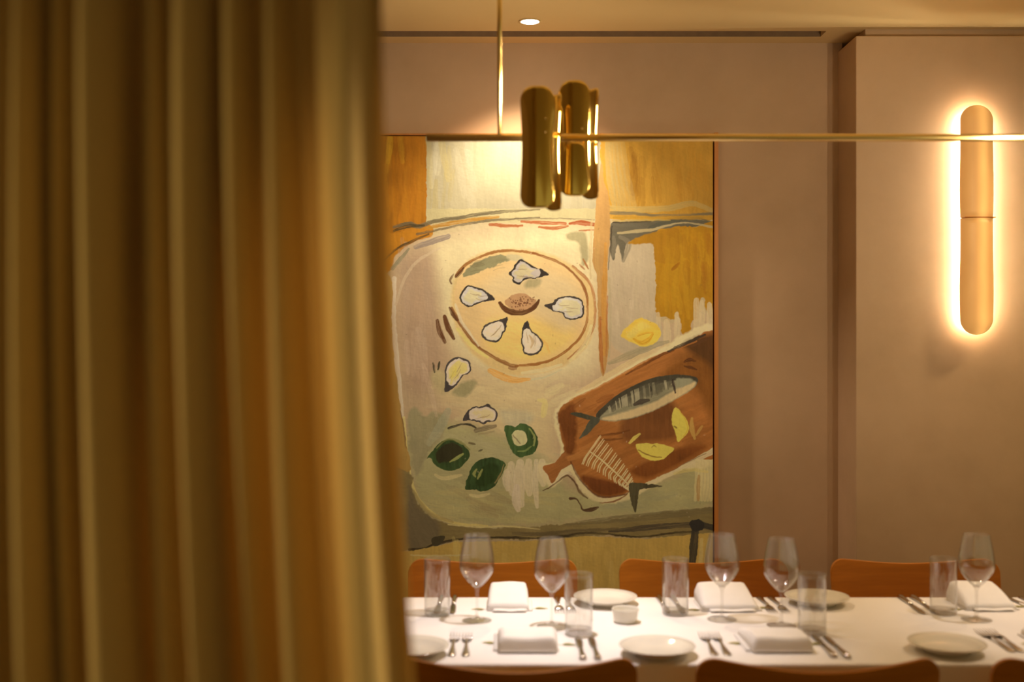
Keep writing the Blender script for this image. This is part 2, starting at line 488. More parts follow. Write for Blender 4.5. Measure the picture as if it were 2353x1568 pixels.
stroke([(1235, 1238), (1300, 1232), (1340, 1226), (1400, 1228), (1470, 1234), (1540, 1226), (1600, 1222)], [4, 6, 4, 5, 4, 5, 4], (46, 34, 20), .9)
# below the table edge
poly([(838, 1268), (940, 1268), (1000, 1256), (1040, 1246), (1240, 1243), (1340, 1232), (1400, 1234), (1480, 1239), (1600, 1228),
      (1660, 1224), (1660, 1420), (838, 1420)], (140, 108, 52), soft=1.5, wob=2, tex=.10, curve=False)
scribble(960, 1265, 1600, 1390, (154, 122, 66), 34, 16, 85, 60, .4, 11)
stroke([(944, 1276), (1000, 1278), (1080, 1276)], 4, (172, 140, 80), .8)
stroke([(1640, 1213), (1606, 1205), (1598, 1212), (1595, 1250), (1590, 1300), (1585, 1400)], [12, 16, 20, 14, 13, 12], (48, 40, 30), .97, .1)
poly([(1585, 1200), (1605, 1194), (1618, 1204), (1612, 1220), (1590, 1220)], (40, 34, 28))
stroke([(1630, 1240), (1624, 1290), (1620, 1390)], 12, (172, 146, 96), .6)
stroke([(1612, 1240), (1610, 1300), (1604, 1390)], 10, (160, 134, 84), .5)

# right hand panel
poly([(1400, 525), (1505, 535), (1512, 700), (1520, 800), (1410, 800), (1398, 660)], (208, 180, 146), soft=4, tex=.07)
scribble(1410, 580, 1500, 740, (214, 184, 152), 14, 14, 88, 70, .5, 12)
scribble(1405, 690, 1500, 760, (194, 164, 132), 8, 14, 88, 60, .4, 13)
poly([(1404, 514), (1450, 510), (1520, 505), (1600, 506), (1640, 512), (1600, 520), (1530, 535), (1470, 550), (1440, 560),
      (1430, 600), (1420, 562), (1410, 600), (1402, 570)], (118, 106, 86), soft=2, tex=.12, ang=5)
stroke([(1406, 520), (1402, 570), (1398, 620)], 3, (70, 52, 38), .8)
stroke([(1408, 512), (1460, 510), (1495, 509)], 4, (66, 52, 36), .8)
stroke([(1495, 524), (1540, 510), (1600, 503), (1638, 512)], [10, 14, 10, 5], (88, 82, 66), .9)
stroke([(1425, 545), (1445, 560), (1432, 600)], 12, (160, 144, 120), .7)
stroke([(1410, 545), (1412, 570), (1408, 590)], 10, (158, 142, 118), .7)
poly([(1505, 540), (1540, 525), (1600, 520), (1655, 524), (1655, 735), (1622, 715), (1618, 690), (1608, 690), (1606, 730), (1590, 735),
      (1582, 768), (1568, 770), (1562, 728), (1548, 736), (1535, 730), (1520, 728), (1508, 718), (1507, 640)], (182, 124, 22), soft=1.5, wob=5, tex=.13)
poly([(1445, 556), (1500, 535), (1560, 528), (1560, 600), (1507, 600), (1500, 562), (1460, 562)], (190, 130, 28), soft=3)
scribble(1520, 550, 1632, 700, (198, 142, 30), 26, 12, 88, 100, .5, 14)
scribble(1530, 560, 1632, 640, (164, 100, 20), 12, 14, 85, 60, .4, 15)
stroke([(1545, 620), (1560, 605)], 8, (166, 100, 18), .8)
stroke([(1420, 536), (1460, 532), (1500, 528), (1535, 518), (1580, 512), (1636, 522)], [5, 8, 6, 4, 3, 6], (204, 176, 128), .95, .2)
for x, y0, y1, w_ in ((1512, 722, 760, 12), (1555, 722, 790, 14), (1600, 690, 780, 16), (1612, 695, 770, 14), (1630, 700, 770, 16),
                      (1532, 740, 800, 18), (1575, 775, 800, 18)):
    stroke([(x, y0), (x + 1, (y0 + y1) / 2), (x, y1)], w_, (205, 174, 132), .9)
stroke([(1405, 489), (1460, 491), (1500, 495), (1570, 494), (1638, 491)], [8, 7, 6, 5, 7], (136, 118, 88), .9)
stroke([(1412, 500), (1480, 502), (1550, 500), (1638, 500)], [8, 9, 8, 10], (206, 150, 50), .85)
stroke([(1408, 508), (1470, 506), (1540, 506)], 5, (220, 180, 96), .8)
# greenish shadow of the lemon, stroke above the board
stroke([(1400, 835), (1450, 815), (1500, 795), (1535, 785)], [8, 18, 16, 6], (150, 132, 96), .7)
stroke([(1330, 905), (1400, 865), (1470, 825), (1540, 795), (1600, 772)], [12, 20, 18, 14, 8], (206, 172, 122), .85)
# left outlines of the white table
stroke([(905, 522), (940, 514), (962, 520), (1000, 508), (1060, 500), (1100, 493), (1160, 486), (1240, 482)], [6, 11, 9, 9, 8, 8, 5, 3], (136, 118, 88), .95)
stroke([(905, 530), (940, 520), (975, 518)], [5, 9, 4], (78, 64, 38), .9)
stroke([(983, 524), (1020, 516), (1080, 506), (1145, 499)], [7, 10, 9, 6], (224, 158, 58), .95)
stroke([(958, 538), (1000, 530), (1060, 517), (1120, 508), (1170, 504), (1240, 500)], [6, 5, 5, 6, 4, 3], (132, 112, 84), .9)
stroke([(880, 600), (915, 570), (950, 553), (985, 538)], [3, 5, 6, 4], (84, 62, 34), .9)
stroke([(955, 568), (990, 556), (1030, 544)], [10, 14, 12], (176, 152, 138), .9)
stroke([(902, 618), (920, 596), (940, 572)], [8, 10, 4], (150, 134, 104), .9)
stroke([(910, 700), (930, 640), (960, 600), (1010, 570)], [6, 7, 7, 5], (216, 184, 150), .7)
stroke([(1125, 517), (1140, 516), (1160, 519), (1200, 519)], [6, 9, 7, 5], (216, 116, 62), .95)
stroke([(1198, 509), (1240, 512), (1300, 514)], [6, 9, 6], (220, 110, 56), .95)
stroke([(1310, 514), (1335, 512), (1368, 517)], [6, 12, 8], (214, 100, 48), .95)
stroke([(1238, 522), (1275, 525), (1305, 519)], [5, 9, 5], (222, 122, 66), .95)
stroke([(1330, 530), (1366, 529)], 4, (222, 122, 66), .9)
stroke([(1190, 507), (1260, 502), (1365, 505)], 3, (176, 150, 116), .8)
poly([(1305, 537), (1345, 535), (1352, 590), (1338, 610), (1330, 560), (1305, 552)], (214, 194, 146), soft=6, tex=.08)
# the tan post
poly([(1381, 372), (1386, 400), (1392, 432), (1398, 445), (1402, 500), (1400, 560), (1394, 640), (1394, 720), (1399, 790), (1396, 825),
      (1386, 866), (1377, 825), (1374, 720), (1372, 640), (1362, 600), (1366, 520), (1372, 440), (1378, 400)], (222, 166, 98), soft=1.4, wob=2, tex=.08)
stroke([(1392, 560), (1390, 640), (1388, 700), (1390, 780), (1388, 815)], [6, 12, 13, 12, 8], (206, 142, 62), .9)
stroke([(1376, 540), (1372, 600), (1378, 650)], 9, (226, 174, 104), .8)
stroke([(1379, 730), (1380, 780), (1382, 830), (1387, 858)], [5, 7, 7, 3], (172, 98, 44), .9)
stroke([(1396, 680), (1394, 760), (1393, 820)], 4, (176, 104, 48), .8)
stroke([(1360, 505), (1356, 600), (1358, 640)], 6, (240, 206, 148), .7)
stroke([(1400, 640), (1402, 740), (1400, 820)], 7, (184, 160, 122), .6)

# the big plate
outer = [(1038, 700), (1040, 650), (1062, 612), (1105, 584), (1160, 574), (1225, 576), (1280, 592), (1325, 618), (1356, 655), (1368, 700),
         (1364, 755), (1346, 800), (1300, 838), (1240, 858), (1175, 862), (1120, 840), (1070, 795), (1045, 745)]
poly(outer, (234, 194, 130), soft=8, wob=3, tex=.06)
poly([(1045, 690), (1050, 645), (1072, 612), (1110, 590), (1160, 580), (1220, 583), (1270, 598), (1315, 625), (1342, 655), (1350, 700),
      (1346, 745), (1328, 785), (1290, 815), (1240, 838), (1180, 842), (1130, 822), (1090, 790), (1062, 750)], (240, 196, 136), soft=2, tex=.05, ang=20)
poly([(1120, 740), (1200, 730), (1300, 740), (1320, 780), (1250, 825), (1180, 832), (1120, 800)], (232, 184, 106), soft=26, tex=.06, ang=15)
poly([(1080, 680), (1180, 620), (1300, 640), (1335, 690), (1300, 760), (1180, 690)], (240, 204, 152), soft=30, tex=.05, ang=10)
poly([(1066, 636), (1072, 618), (1100, 600), (1140, 588), (1182, 588), (1188, 594), (1150, 606), (1125, 618), (1095, 628), (1080, 634)],
     (168, 156, 116), soft=2.5, wob=5, tex=.16, ang=-18)
scribble(1078, 598, 1150, 625, (140, 126, 88), 9, 3, -15, 26, .7, 16)
poly([(1210, 645), (1240, 640), (1238, 658), (1210, 662)], (198, 176, 130), soft=8)
poly([(1165, 585), (1195, 588), (1205, 600), (1175, 600)], (244, 220, 172), soft=5)
B = (160, 96, 46)
stroke([(1047, 634), (1060, 618), (1080, 602), (1110, 588), (1150, 577), (1200, 578), (1230, 584)], [6, 7, 5, 7, 7, 6, 5], (188, 122, 62), .95)
stroke([(1048, 635), (1056, 628), (1066, 616)], [7, 8, 4], (104, 58, 28), .95)
stroke([(1037, 652), (1035, 644), (1041, 630)], [4, 6, 3], (124, 84, 46), .9)
stroke([(1225, 582), (1262, 594), (1295, 609), (1318, 630), (1336, 650), (1346, 672), (1350, 695)], [5, 6, 6, 5, 6, 7, 4], (172, 104, 52), .95)
stroke([(1316, 612), (1345, 638), (1360, 662), (1367, 700), (1366, 745), (1352, 775), (1335, 800), (1305, 826)], [6, 7, 7, 6, 6, 7, 6, 3], (190, 124, 72), .9)
stroke([(1350, 690), (1349, 735), (1336, 770), (1315, 795), (1290, 815), (1260, 830), (1225, 838), (1185, 842)], [4, 5, 6, 6, 6, 7, 7, 5], (158, 96, 42), .95)
stroke([(1187, 842), (1168, 838), (1140, 824), (1110, 806), (1085, 783), (1063, 752), (1048, 728), (1038, 708)], [8, 9, 7, 6, 8, 7, 9, 5], (136, 82, 38), .95)
stroke([(1033, 708), (1042, 724), (1050, 735)], [5, 10, 8], (92, 50, 24), .95)
stroke([(1170, 846), (1186, 848)], 8, (140, 88, 54), .8)
stroke([(1047, 700), (1058, 735), (1075, 760), (1100, 795)], [6, 7, 6, 4], (240, 214, 164), .8)
stroke([(1052, 756), (1080, 792), (1120, 822)], [7, 10, 6], (226, 194, 112), .85)
stroke([(1335, 705), (1352, 650)], 1, B, .1)
stroke([(1310, 830), (1345, 790), (1358, 750)], [6, 9, 8], (240, 208, 142), .8)
stroke([(1200, 858), (1250, 850), (1290, 838)], 9, (232, 200, 140), .8)
stroke([(1190, 876), (1250, 868), (1290, 850)], [4, 5, 3], (190, 170, 132), .8)
stroke([(1126, 852), (1150, 864), (1180, 874), (1218, 872)], [12, 17, 15, 5], (208, 148, 74), .95)
stroke([(1005, 738), (1010, 760), (1022, 786)], [8, 13, 8], (92, 48, 20), .97)
stroke([(1022, 728), (1028, 750), (1042, 778)], [9, 13, 8], (98, 52, 22), .97)
stroke([(1340, 596), (1352, 618)], 4, (196, 118, 54), .9)
stroke([(1332, 608), (1344, 620)], 4, (190, 110, 50), .9)
stroke([(1240, 778), (1254, 790), (1262, 810)], 8, (226, 166, 84), .6)
# bowl in the middle
poly([(1160, 695), (1172, 682), (1185, 676), (1205, 674), (1222, 684), (1232, 690), (1226, 705), (1205, 714), (1180, 713)], (200, 148, 104), soft=2, tex=.08)
stroke([(1149, 697), (1160, 710), (1178, 718), (1200, 719), (1220, 712), (1232, 702), (1238, 690)], [8, 12, 14, 12, 10, 11, 5], (92, 46, 16), .98, .1)
_r = random.Random(4)
for _ in range(75):
    x, y = _r.gauss(1193, 17), _r.gauss(695, 8)
    if 1160 < x < 1228 and 680 < y < 712: stroke([(x, y), (x + 1.4, y + .8)], 2.4, (112, 62, 36), .9, 0, wob=0)

# oysters
def oyster(out, tip, inner=None, seed=0):
    dark = (62, 52, 48)
    poly(out, dark, soft=1, wob=3.2, tex=.35)
    cx = sum(p[0] for p in out) / len(out); cy_ = sum(p[1] for p in out) / len(out)
    tx, ty = out[tip]
    def shrink(k, sh):
        r = []
        for x, y in out:
            vx, vy = cx - x, cy_ - y; l = math.hypot(vx, vy)
            pull = k * (1 + 3.2 * max(0, 1 - math.hypot(x - tx, y - ty) / 22))
            r.append((x + vx / l * pull + sh, y + vy / l * pull))
        return r
    poly(shrink(4.2, 0), (222, 204, 196), soft=1.2, wob=3.6, tex=.16, ang=30)
    poly(shrink(10, 1), inner or (234, 212, 168), soft=4, wob=5, tex=.10, ang=20)
    r = random.Random(seed)
    for _ in range(3):
        a = r.uniform(0, 6.28); rr = r.uniform(4, 13)
        x, y = cx + math.cos(a) * rr, cy_ + math.sin(a) * rr
        vx, vy = (tx - cx) * .25, (ty - cy_) * .25
        stroke([(x - vx, y - vy), (x + r.uniform(-2, 2), y + 2), (x + vx, y + vy)], [1, 2.2, 1], (150, 118, 80), .6, .2)
oyster([(1198, 596), (1184, 608), (1179, 618), (1170, 626), (1171, 634), (1177, 638), (1177, 648), (1194, 653), (1206, 644), (1236, 638),
        (1260, 630), (1245, 618), (1236, 618), (1216, 605)], 10, seed=1)
oyster([(1075, 655), (1062, 668), (1055, 682), (1060, 696), (1076, 705), (1090, 702), (1112, 694), (1128, 692), (1137, 687), (1128, 677),
        (1112, 667), (1094, 660)], 8, seed=2)
oyster([(1251, 702), (1266, 697), (1284, 684), (1308, 679), (1326, 684), (1340, 694), (1343, 712), (1338, 728), (1318, 736), (1300, 731),
        (1290, 719), (1272, 714)], 0, seed=3)
oyster([(1166, 729), (1148, 735), (1122, 743), (1107, 755), (1105, 768), (1114, 780), (1128, 787), (1146, 786), (1155, 772), (1162, 752)], 0, seed=4)
oyster([(1211, 738), (1200, 753), (1198, 775), (1200, 798), (1208, 815), (1226, 818), (1240, 810), (1248, 792), (1240, 776), (1222, 760)], 0, seed=5)
stroke([(1216, 770), (1224, 785), (1220, 800)], [3, 8, 3], (196, 160, 116), .9)
poly([(990, 860), (1015, 850), (1030, 890), (1020, 905), (1000, 890)], (168, 142, 100), soft=14)
poly([(1050, 890), (1085, 872), (1095, 885), (1070, 910), (1040, 905)], (140, 122, 84), soft=8, wob=5)
oyster([(1022, 848), (1030, 832), (1050, 821), (1068, 825), (1080, 832), (1083, 850), (1075, 860), (1064, 864), (1055, 880), (1040, 893),
        (1023, 900), (1022, 875)], 10, (222, 192, 106), seed=6)
stroke([(1046, 845), (1042, 865), (1036, 882)], [8, 10, 5], (214, 176, 80), .8)
oyster([(1064, 967), (1074, 946), (1088, 936), (1104, 935), (1120, 929), (1134, 938), (1143, 952), (1138, 966), (1124, 970), (1112, 975),
        (1096, 969), (1080, 965)], 0, (214, 184, 120), seed=7)
stroke([(995, 835), (998, 856)], 5, (52, 46, 28), .95)
stroke([(1010, 832), (1006, 850)], 5, (52, 46, 28), .95)
stroke([(1031, 985), (1045, 980), (1062, 975), (1080, 977), (1094, 984)], [6, 5, 4, 6, 4], (44, 36, 26), .95)
stroke([(1094, 990), (1115, 984), (1138, 979)], [10, 13, 8], (108, 88, 62), .9)
stroke([(1100, 998), (1136, 992)], 5, (138, 116, 78), .7)

# green shells
G, GD = (46, 57, 26), (42, 36, 18)
stroke([(1000, 1092), (1020, 1100), (1060, 1092)], 9, (176, 144, 96), .7)
poly([(981, 1053), (990, 1042), (1003, 1026), (1025, 1010), (1045, 1014), (1070, 1028), (1081, 1042), (1072, 1062), (1050, 1080), (1022, 1080),
      (997, 1068), (990, 1054)], G, wob=3, tex=.4)
poly([(1002, 1046), (1015, 1028), (1035, 1018), (1062, 1030), (1060, 1048), (1030, 1062), (1008, 1062)], GD, soft=3, wob=4, tex=.25)
stroke([(1004, 1030), (1028, 1010), (1060, 1018), (1080, 1034)], [3, 5, 6, 3], (104, 96, 50), .8)
stroke([(1034, 1062), (1048, 1054), (1064, 1044)], [3, 8, 5], (128, 122, 66), .95)
stroke([(1078, 1018), (1092, 1021)], 5, (64, 48, 26), .9)
stroke([(1100, 1037), (1108, 1034)], 4, (64, 52, 30), .9)
poly([(1069, 1124), (1074, 1100), (1086, 1072), (1104, 1057), (1128, 1051), (1148, 1058), (1162, 1066), (1158, 1082), (1146, 1102), (1136, 1120),
      (1108, 1131), (1088, 1126)], (44, 56, 26), wob=3, tex=.4)
poly([(1092, 1112), (1105, 1078), (1128, 1064), (1146, 1074), (1138, 1104), (1112, 1120)], (34, 44, 16), soft=6, tex=.3)
stroke([(1158, 1068), (1150, 1090), (1138, 1110)], [2, 4, 3], (126, 100, 58), .7)
stroke([(1094, 1080), (1089, 1090), (1092, 1096)], [4, 8, 4], (116, 110, 58), .95)
stroke([(1108, 1080), (1102, 1092), (1098, 1100)], [3, 7, 4], (116, 110, 58), .95)
stroke([(1080, 1138), (1100, 1141), (1124, 1136)], 7, (178, 142, 94), .8)
ring = [(1158, 983), (1165, 978), (1182, 982), (1196, 973), (1212, 976), (1228, 990), (1235, 1010), (1234, 1030), (1226, 1042), (1212, 1048),
        (1196, 1052), (1180, 1042), (1168, 1022), (1162, 1000)]
poly(ring, (54, 68, 32), wob=3, tex=.45)
poly([(1176, 1000), (1184, 990), (1200, 990), (1210, 1002), (1210, 1018), (1196, 1026), (1182, 1020)], (176, 158, 112), wob=2)
stroke([(1178, 1000), (1188, 1012), (1196, 1020)], [2, 3, 2], (110, 92, 58), .8)
stroke([(1216, 985), (1228, 1004), (1226, 1024)], [3, 5, 4], (134, 130, 72), .8)
stroke([(1190, 1038), (1206, 1036), (1220, 1026)], 4, (120, 124, 66), .7)
stroke([(1238, 920), (1252, 925), (1248, 955)], [8, 16, 12], (206, 170, 104), .8)

# cutting board
poly([(1276, 940), (1380, 882), (1500, 812), (1650, 755), (1650, 1045), (1560, 1082), (1450, 1145), (1385, 1156), (1335, 1130), (1310, 1085),
      (1268, 1122), (1238, 1072), (1290, 1050)], (202, 164, 116), soft=5, wob=4, tex=.06)
poly([(1284, 944), (1310, 922), (1380, 888), (1440, 856), (1500, 822), (1560, 800), (1650, 772), (1650, 1030), (1600, 1056), (1540, 1084),
      (1480, 1112), (1440, 1134), (1385, 1142), (1352, 1122), (1325, 1088), (1312, 1062), (1300, 1040), (1288, 1000)], (144, 84, 36), soft=2, wob=3, tex=.20, ang=-25)
poly([(1304, 1034), (1316, 1062), (1290, 1082), (1270, 1111), (1258, 1092), (1248, 1073), (1275, 1062)], (124, 72, 32), soft=1.5, wob=2, tex=.2, ang=-30)
scribble(1310, 900, 1600, 1080, (158, 98, 46), 36, 12, -25, 60, .45, 21)
poly([(1284, 950), (1320, 930), (1325, 1000), (1318, 1045), (1298, 1030), (1288, 990)], (98, 50, 16), soft=8, wob=6, tex=.25)
poly([(1520, 860), (1638, 800), (1638, 960), (1600, 900)], (122, 70, 24), soft=24, tex=.2)
poly([(1570, 792), (1650, 770), (1650, 850), (1620, 830)], (92, 54, 22), soft=16, tex=.2)
poly([(1440, 955), (1540, 920), (1560, 1000), (1500, 1016), (1430, 1010)], (104, 58, 24), soft=18, tex=.2)
poly([(1335, 1095), (1380, 1100), (1440, 1118), (1430, 1134), (1385, 1140), (1355, 1124)], (92, 46, 16), soft=8, tex=.2)
poly([(1450, 1080), (1560, 1030), (1620, 1030), (1500, 1096)], (104, 54, 18), soft=12, tex=.2)
scribble(1320, 915, 1420, 945, (116, 60, 22), 8, 10, -30, 40, .6, 22)
stroke([(1310, 922), (1380, 888), (1440, 856), (1500, 824), (1560, 800), (1600, 784)], [6, 5, 7, 8, 6, 4], (176, 104, 44), .8)
stroke([(1438, 862), (1480, 838), (1520, 816), (1548, 806)], [3, 6, 7, 4], (96, 50, 20), .85)
stroke([(1535, 808), (1575, 790), (1605, 776), (1620, 770)], [5, 8, 7, 5], (62, 46, 34), .95)
stroke([(1590, 796), (1615, 784), (1636, 776)], 6, (92, 54, 26), .9)
stroke([(1572, 832), (1585, 827), (1598, 830)], [4, 9, 4], (84, 44, 18), .95)
stroke([(1572, 842), (1588, 845), (1600, 850)], [4, 8, 4], (84, 44, 18), .95)
stroke([(1376, 1002), (1410, 998), (1446, 990)], [4, 6, 3], (92, 48, 16), .8)
stroke([(1380, 1012), (1410, 1010), (1430, 1008)], 5, (88, 46, 16), .7)
stroke([(1312, 1062), (1325, 1090), (1352, 1124), (1385, 1143), (1440, 1136)], [3, 4, 4, 5, 4], (84, 44, 18), .9)
# fish
back = [(1370, 957), (1392, 932), (1420, 910), (1455, 890), (1495, 873), (1540, 865), (1580, 866), (1603, 874)]
belly = [(1598, 888), (1575, 905), (1540, 925), (1500, 945), (1455, 962), (1415, 968), (1385, 967)]
poly([(x, y - 3) for x, y in back] + belly, (62, 54, 40), soft=1.5, wob=1.5, tex=.2)
poly([(1378, 962), (1410, 930), (1450, 908), (1500, 887), (1545, 876), (1585, 876), (1600, 878), (1596, 890), (1570, 908), (1500, 944),
      (1450, 960), (1400, 967)], (130, 116, 88), soft=3, wob=2, tex=.22, ang=-22)
poly([(1385, 962), (1440, 945), (1500, 925), (1550, 898), (1590, 880), (1598, 884), (1570, 908), (1500, 944), (1450, 961), (1405, 968)],
     (186, 154, 110), soft=5, wob=2, tex=.1)
_r = random.Random(8)
for k in range(54):
    t = k / 54
    x = 1398 + 148 * t; yb = np.interp(x, [p[0] for p in back], [p[1] for p in back])
    ln = 14 + 18 * math.sin(t * 3.1) * _r.uniform(.6, 1.2)
    c_ = (70, 60, 46) if _r.random() < .6 else (160, 142, 112)
    stroke([(x, yb + 8), (x + 2, yb + 8 + ln * .5), (x + 3, yb + 8 + ln)], [2, 3.4, 1.5], c_, .75, .2, wob=.6)
poly([(1470, 890), (1500, 880), (1520, 885), (1515, 905), (1480, 912)], (86, 76, 58), soft=6, alpha=.6)
stroke([(1546, 874), (1549, 890), (1552, 903)], [4, 6, 4], (52, 36, 30), .97)
stroke([(1495, 889), (1496, 900)], 4, (44, 38, 30), .9)
stroke([(1458, 930), (1472, 924), (1490, 920)], [6, 13, 7], (66, 54, 42), .97, .1)
poly([(1555, 872), (1580, 870), (1592, 876), (1575, 886), (1558, 890)], (140, 128, 100), soft=4)
poly([(1310, 951), (1330, 948), (1355, 955), (1374, 960), (1366, 968), (1340, 962)], (62, 56, 40), wob=2, tex=.3)
poly([(1372, 958), (1378, 968), (1362, 985), (1348, 1000), (1332, 1008), (1345, 985), (1354, 968)], (72, 66, 50), wob=2, tex=.3)
# lemon wedges
poly([(1552, 936), (1566, 948), (1578, 966), (1583, 986), (1574, 1002), (1558, 1016), (1554, 1000), (1545, 975), (1544, 955)], (212, 182, 70), wob=2, tex=.06)
stroke([(1554, 940), (1570, 955), (1580, 985), (1570, 1004)], 2.5, (186, 146, 48), .8)
stroke([(1549, 980), (1555, 984)], 4, (90, 62, 24), .8)
poly([(1460, 1023), (1480, 1020), (1510, 1020), (1536, 1026), (1549, 1032), (1535, 1048), (1520, 1057), (1495, 1058), (1474, 1048)], (204, 172, 66), wob=2, tex=.06)
stroke([(1466, 1034), (1485, 1044), (1505, 1050), (1520, 1051)], [2, 3, 3, 2], (112, 76, 26), .9)
stroke([(1498, 1028), (1502, 1024), (1508, 1028)], 3, (120, 86, 30), .8)
stroke([(1447, 1018), (1458, 1008), (1470, 998)], [6, 9, 5], (196, 158, 74), .9)
stroke([(1590, 962), (1590, 985), (1596, 1008)], [6, 12, 6], (172, 130, 64), .85)
stroke([(1600, 1000), (1614, 980)], 7, (164, 120, 58), .8)
# fish bone
sp = [(1354, 1037), (1380, 1056), (1410, 1082), (1435, 1105), (1448, 1118)]
bone = (196, 150, 104)
stroke(sp, [2.5, 3.5, 3.5, 3.5, 2.5], bone, .97, .1, wob=.8)
spn = spline(sp, 8)
for k in range(22):
    t = k / 21
    x, y = spn[int(t * (len(spn) - 1))]
    lu = 30 * (1 - t) ** .8 + 10; ll = 34 * (1 - .55 * t) if k else 34
    stroke([(x, y), (x + lu * .33, y - lu * .45), (x + lu * .64, y - lu * .88)], [2, 3, 2], bone, .95, .15, wob=.8)
    stroke([(x - 1, y + 2), (x - ll * .28, y + ll * .42), (x - ll * .5 + 12 * t, y + ll * .86)], [2, 3, 2], bone, .95, .15, wob=.8)
poly([(1446, 1112), (1460, 1110), (1490, 1112), (1522, 1118), (1500, 1122), (1470, 1126), (1466, 1150), (1460, 1178), (1452, 1160), (1447, 1135)],
     (62, 52, 32), wob=2, tex=.3)
# strip along the board, right bottom corner
stroke([(1490, 1112), (1540, 1090), (1590, 1062), (1640, 1036)], [5, 9, 10, 14], (200, 162, 112), .95, .2)
stroke([(1540, 1084), (1580, 1062), (1622, 1042)], [1, 2.5, 2], (110, 76, 44), .8)
for k in range(6):
    stroke([(1600 + k * 7, 1060), (1602 + k * 7, 1105), (1598 + k * 7, 1150)], 11, (186, 152, 102), .7)
stroke([(1606, 1095), (1605, 1120), (1604, 1150)], 9, (142, 104, 56), .8)
stroke([(1550, 1088), (1590, 1080), (1625, 1085)], 9, (182, 148, 82), .6)
# curling dark lines under the board
stroke([(1248, 1128), (1272, 1115), (1296, 1096), (1308, 1096), (1322, 1112), (1332, 1132), (1350, 1146)], [2, 3.5, 3, 4, 5, 6, 3], (70, 42, 20), .95)
stroke([(1280, 1102), (1300, 1088), (1312, 1090)], 6, (204, 170, 112), .8)
stroke([(1310, 1146), (1324, 1147), (1334, 1160), (1340, 1172), (1356, 1172), (1374, 1167)], [7, 3, 3, 5, 11, 4], (60, 34, 18), .95)
stroke([(1378, 1156), (1410, 1153), (1435, 1141), (1446, 1130)], [2, 3.5, 3.5, 2], (104, 62, 30), .9)
# whole lemon
poly([(1426, 772), (1432, 760), (1450, 744), (1470, 732), (1488, 736), (1508, 745), (1519, 762), (1514, 780), (1500, 792), (1475, 796), (1456, 789),
      (1440, 781)], (226, 182, 72), soft=2, wob=3, tex=.07, ang=0)
poly([(1440, 770), (1460, 748), (1478, 740), (1495, 752), (1470, 762), (1450, 778)], (226, 190, 92), soft=6)
stroke([(1456, 780), (1475, 788), (1492, 780), (1500, 768)], [5, 10, 10, 5], (202, 142, 30), .85)
stroke([(1465, 772), (1485, 766), (1500, 764)], 5, (204, 148, 40), .8)

# the relief and flecks of thick paint
for _ in range(90):
    x, y = _r.uniform(910, 1630), _r.uniform(520, 1190)
    a = _r.uniform(0, 3.14); l = _r.uniform(1, 4)
    d_ = np.array([.85, .8, .68]) if _r.random() < .6 else np.array([.16, .11, .06])
    stroke([(x, y), (x + math.cos(a) * l, y + math.sin(a) * l)], 2.2, d_, .35, .2, wob=0)
gn = vnoise(gx / 3.2, gy / 3.2, 90) - .5
gn2 = vnoise(gx / 60, gy / 60, 91) + .5 * vnoise(gx / 26, gy / 26, 92) - .75
gn3 = vnoise((gx + .6 * gy) / 40, (gy - .6 * gx) / 3.5, 93) - .5
if globals().get("GRAY"): cv[:] = .5
cv = np.clip(cv * (1 + .045 * gn + .11 * gn2 + .05 * gn3)[..., None], 0.004, .92)

CANVAS_Y = 4.408
me = bpy.data.meshes.new('canvas')
vx = (gx - CX) * CANVAS_Y / F; vz = CH - (gy - CY) * CANVAS_Y / F
relief = 0.00018 * (vnoise(gx / 9, gy / 3, 70) + vnoise(gx / 3, gy / 8, 71))
co = np.stack([vx, np.full_like(vx, CANVAS_Y) - relief, vz], -1).reshape(-1, 3)
idx = np.arange(GH * GW).reshape(GH, GW)
quads = np.stack([idx[1:, :-1], idx[1:, 1:], idx[:-1, 1:], idx[:-1, :-1]], -1).reshape(-1, 4)
nv, nf = co.shape[0], quads.shape[0]
me.vertices.add(nv); me.vertices.foreach_set('co', co.ravel().astype(np.float32))
me.loops.add(nf * 4); me.loops.foreach_set('vertex_index', quads.ravel().astype(np.int32))
me.polygons.add(nf); me.polygons.foreach_set('loop_start', (np.arange(nf) * 4).astype(np.int32))
me.polygons.foreach_set('loop_total', np.full(nf, 4, np.int32))
me.update(calc_edges=True); me.validate()
at = me.color_attributes.new('paint', 'FLOAT_COLOR', 'POINT')
at.data.foreach_set('color', np.concatenate([cv.reshape(-1, 3), np.ones((nv, 1))], 1).ravel().astype(np.float32))
me.polygons.foreach_set('use_smooth', np.ones(nf, bool))

pm = bpy.data.materials.new('oil_paint'); pm.use_nodes = True
nt = pm.node_tree; b = nt.nodes['Principled BSDF']
an = nt.nodes.new('ShaderNodeAttribute'); an.attribute_name = 'paint'
nt.links.new(an.outputs['Color'], b.inputs['Base Color'])
b.inputs['Roughness'].default_value = 0.55; b.inputs['Specular IOR Level'].default_value = 0.25
n2 = nt.nodes.new('ShaderNodeTexNoise'); n2.inputs['Scale'].default_value = 90; n2.inputs['Detail'].default_value = 5
bp = nt.nodes.new('ShaderNodeBump'); bp.inputs['Strength'].default_value = .15; bp.inputs['Distance'].default_value = .001
tcn = nt.nodes.new('ShaderNodeTexCoord')
nt.links.new(tcn.outputs['Object'], n2.inputs['Vector'])
nt.links.new(n2.outputs['Fac'], bp.inputs['Height']); nt.links.new(bp.outputs[0], b.inputs['Normal'])

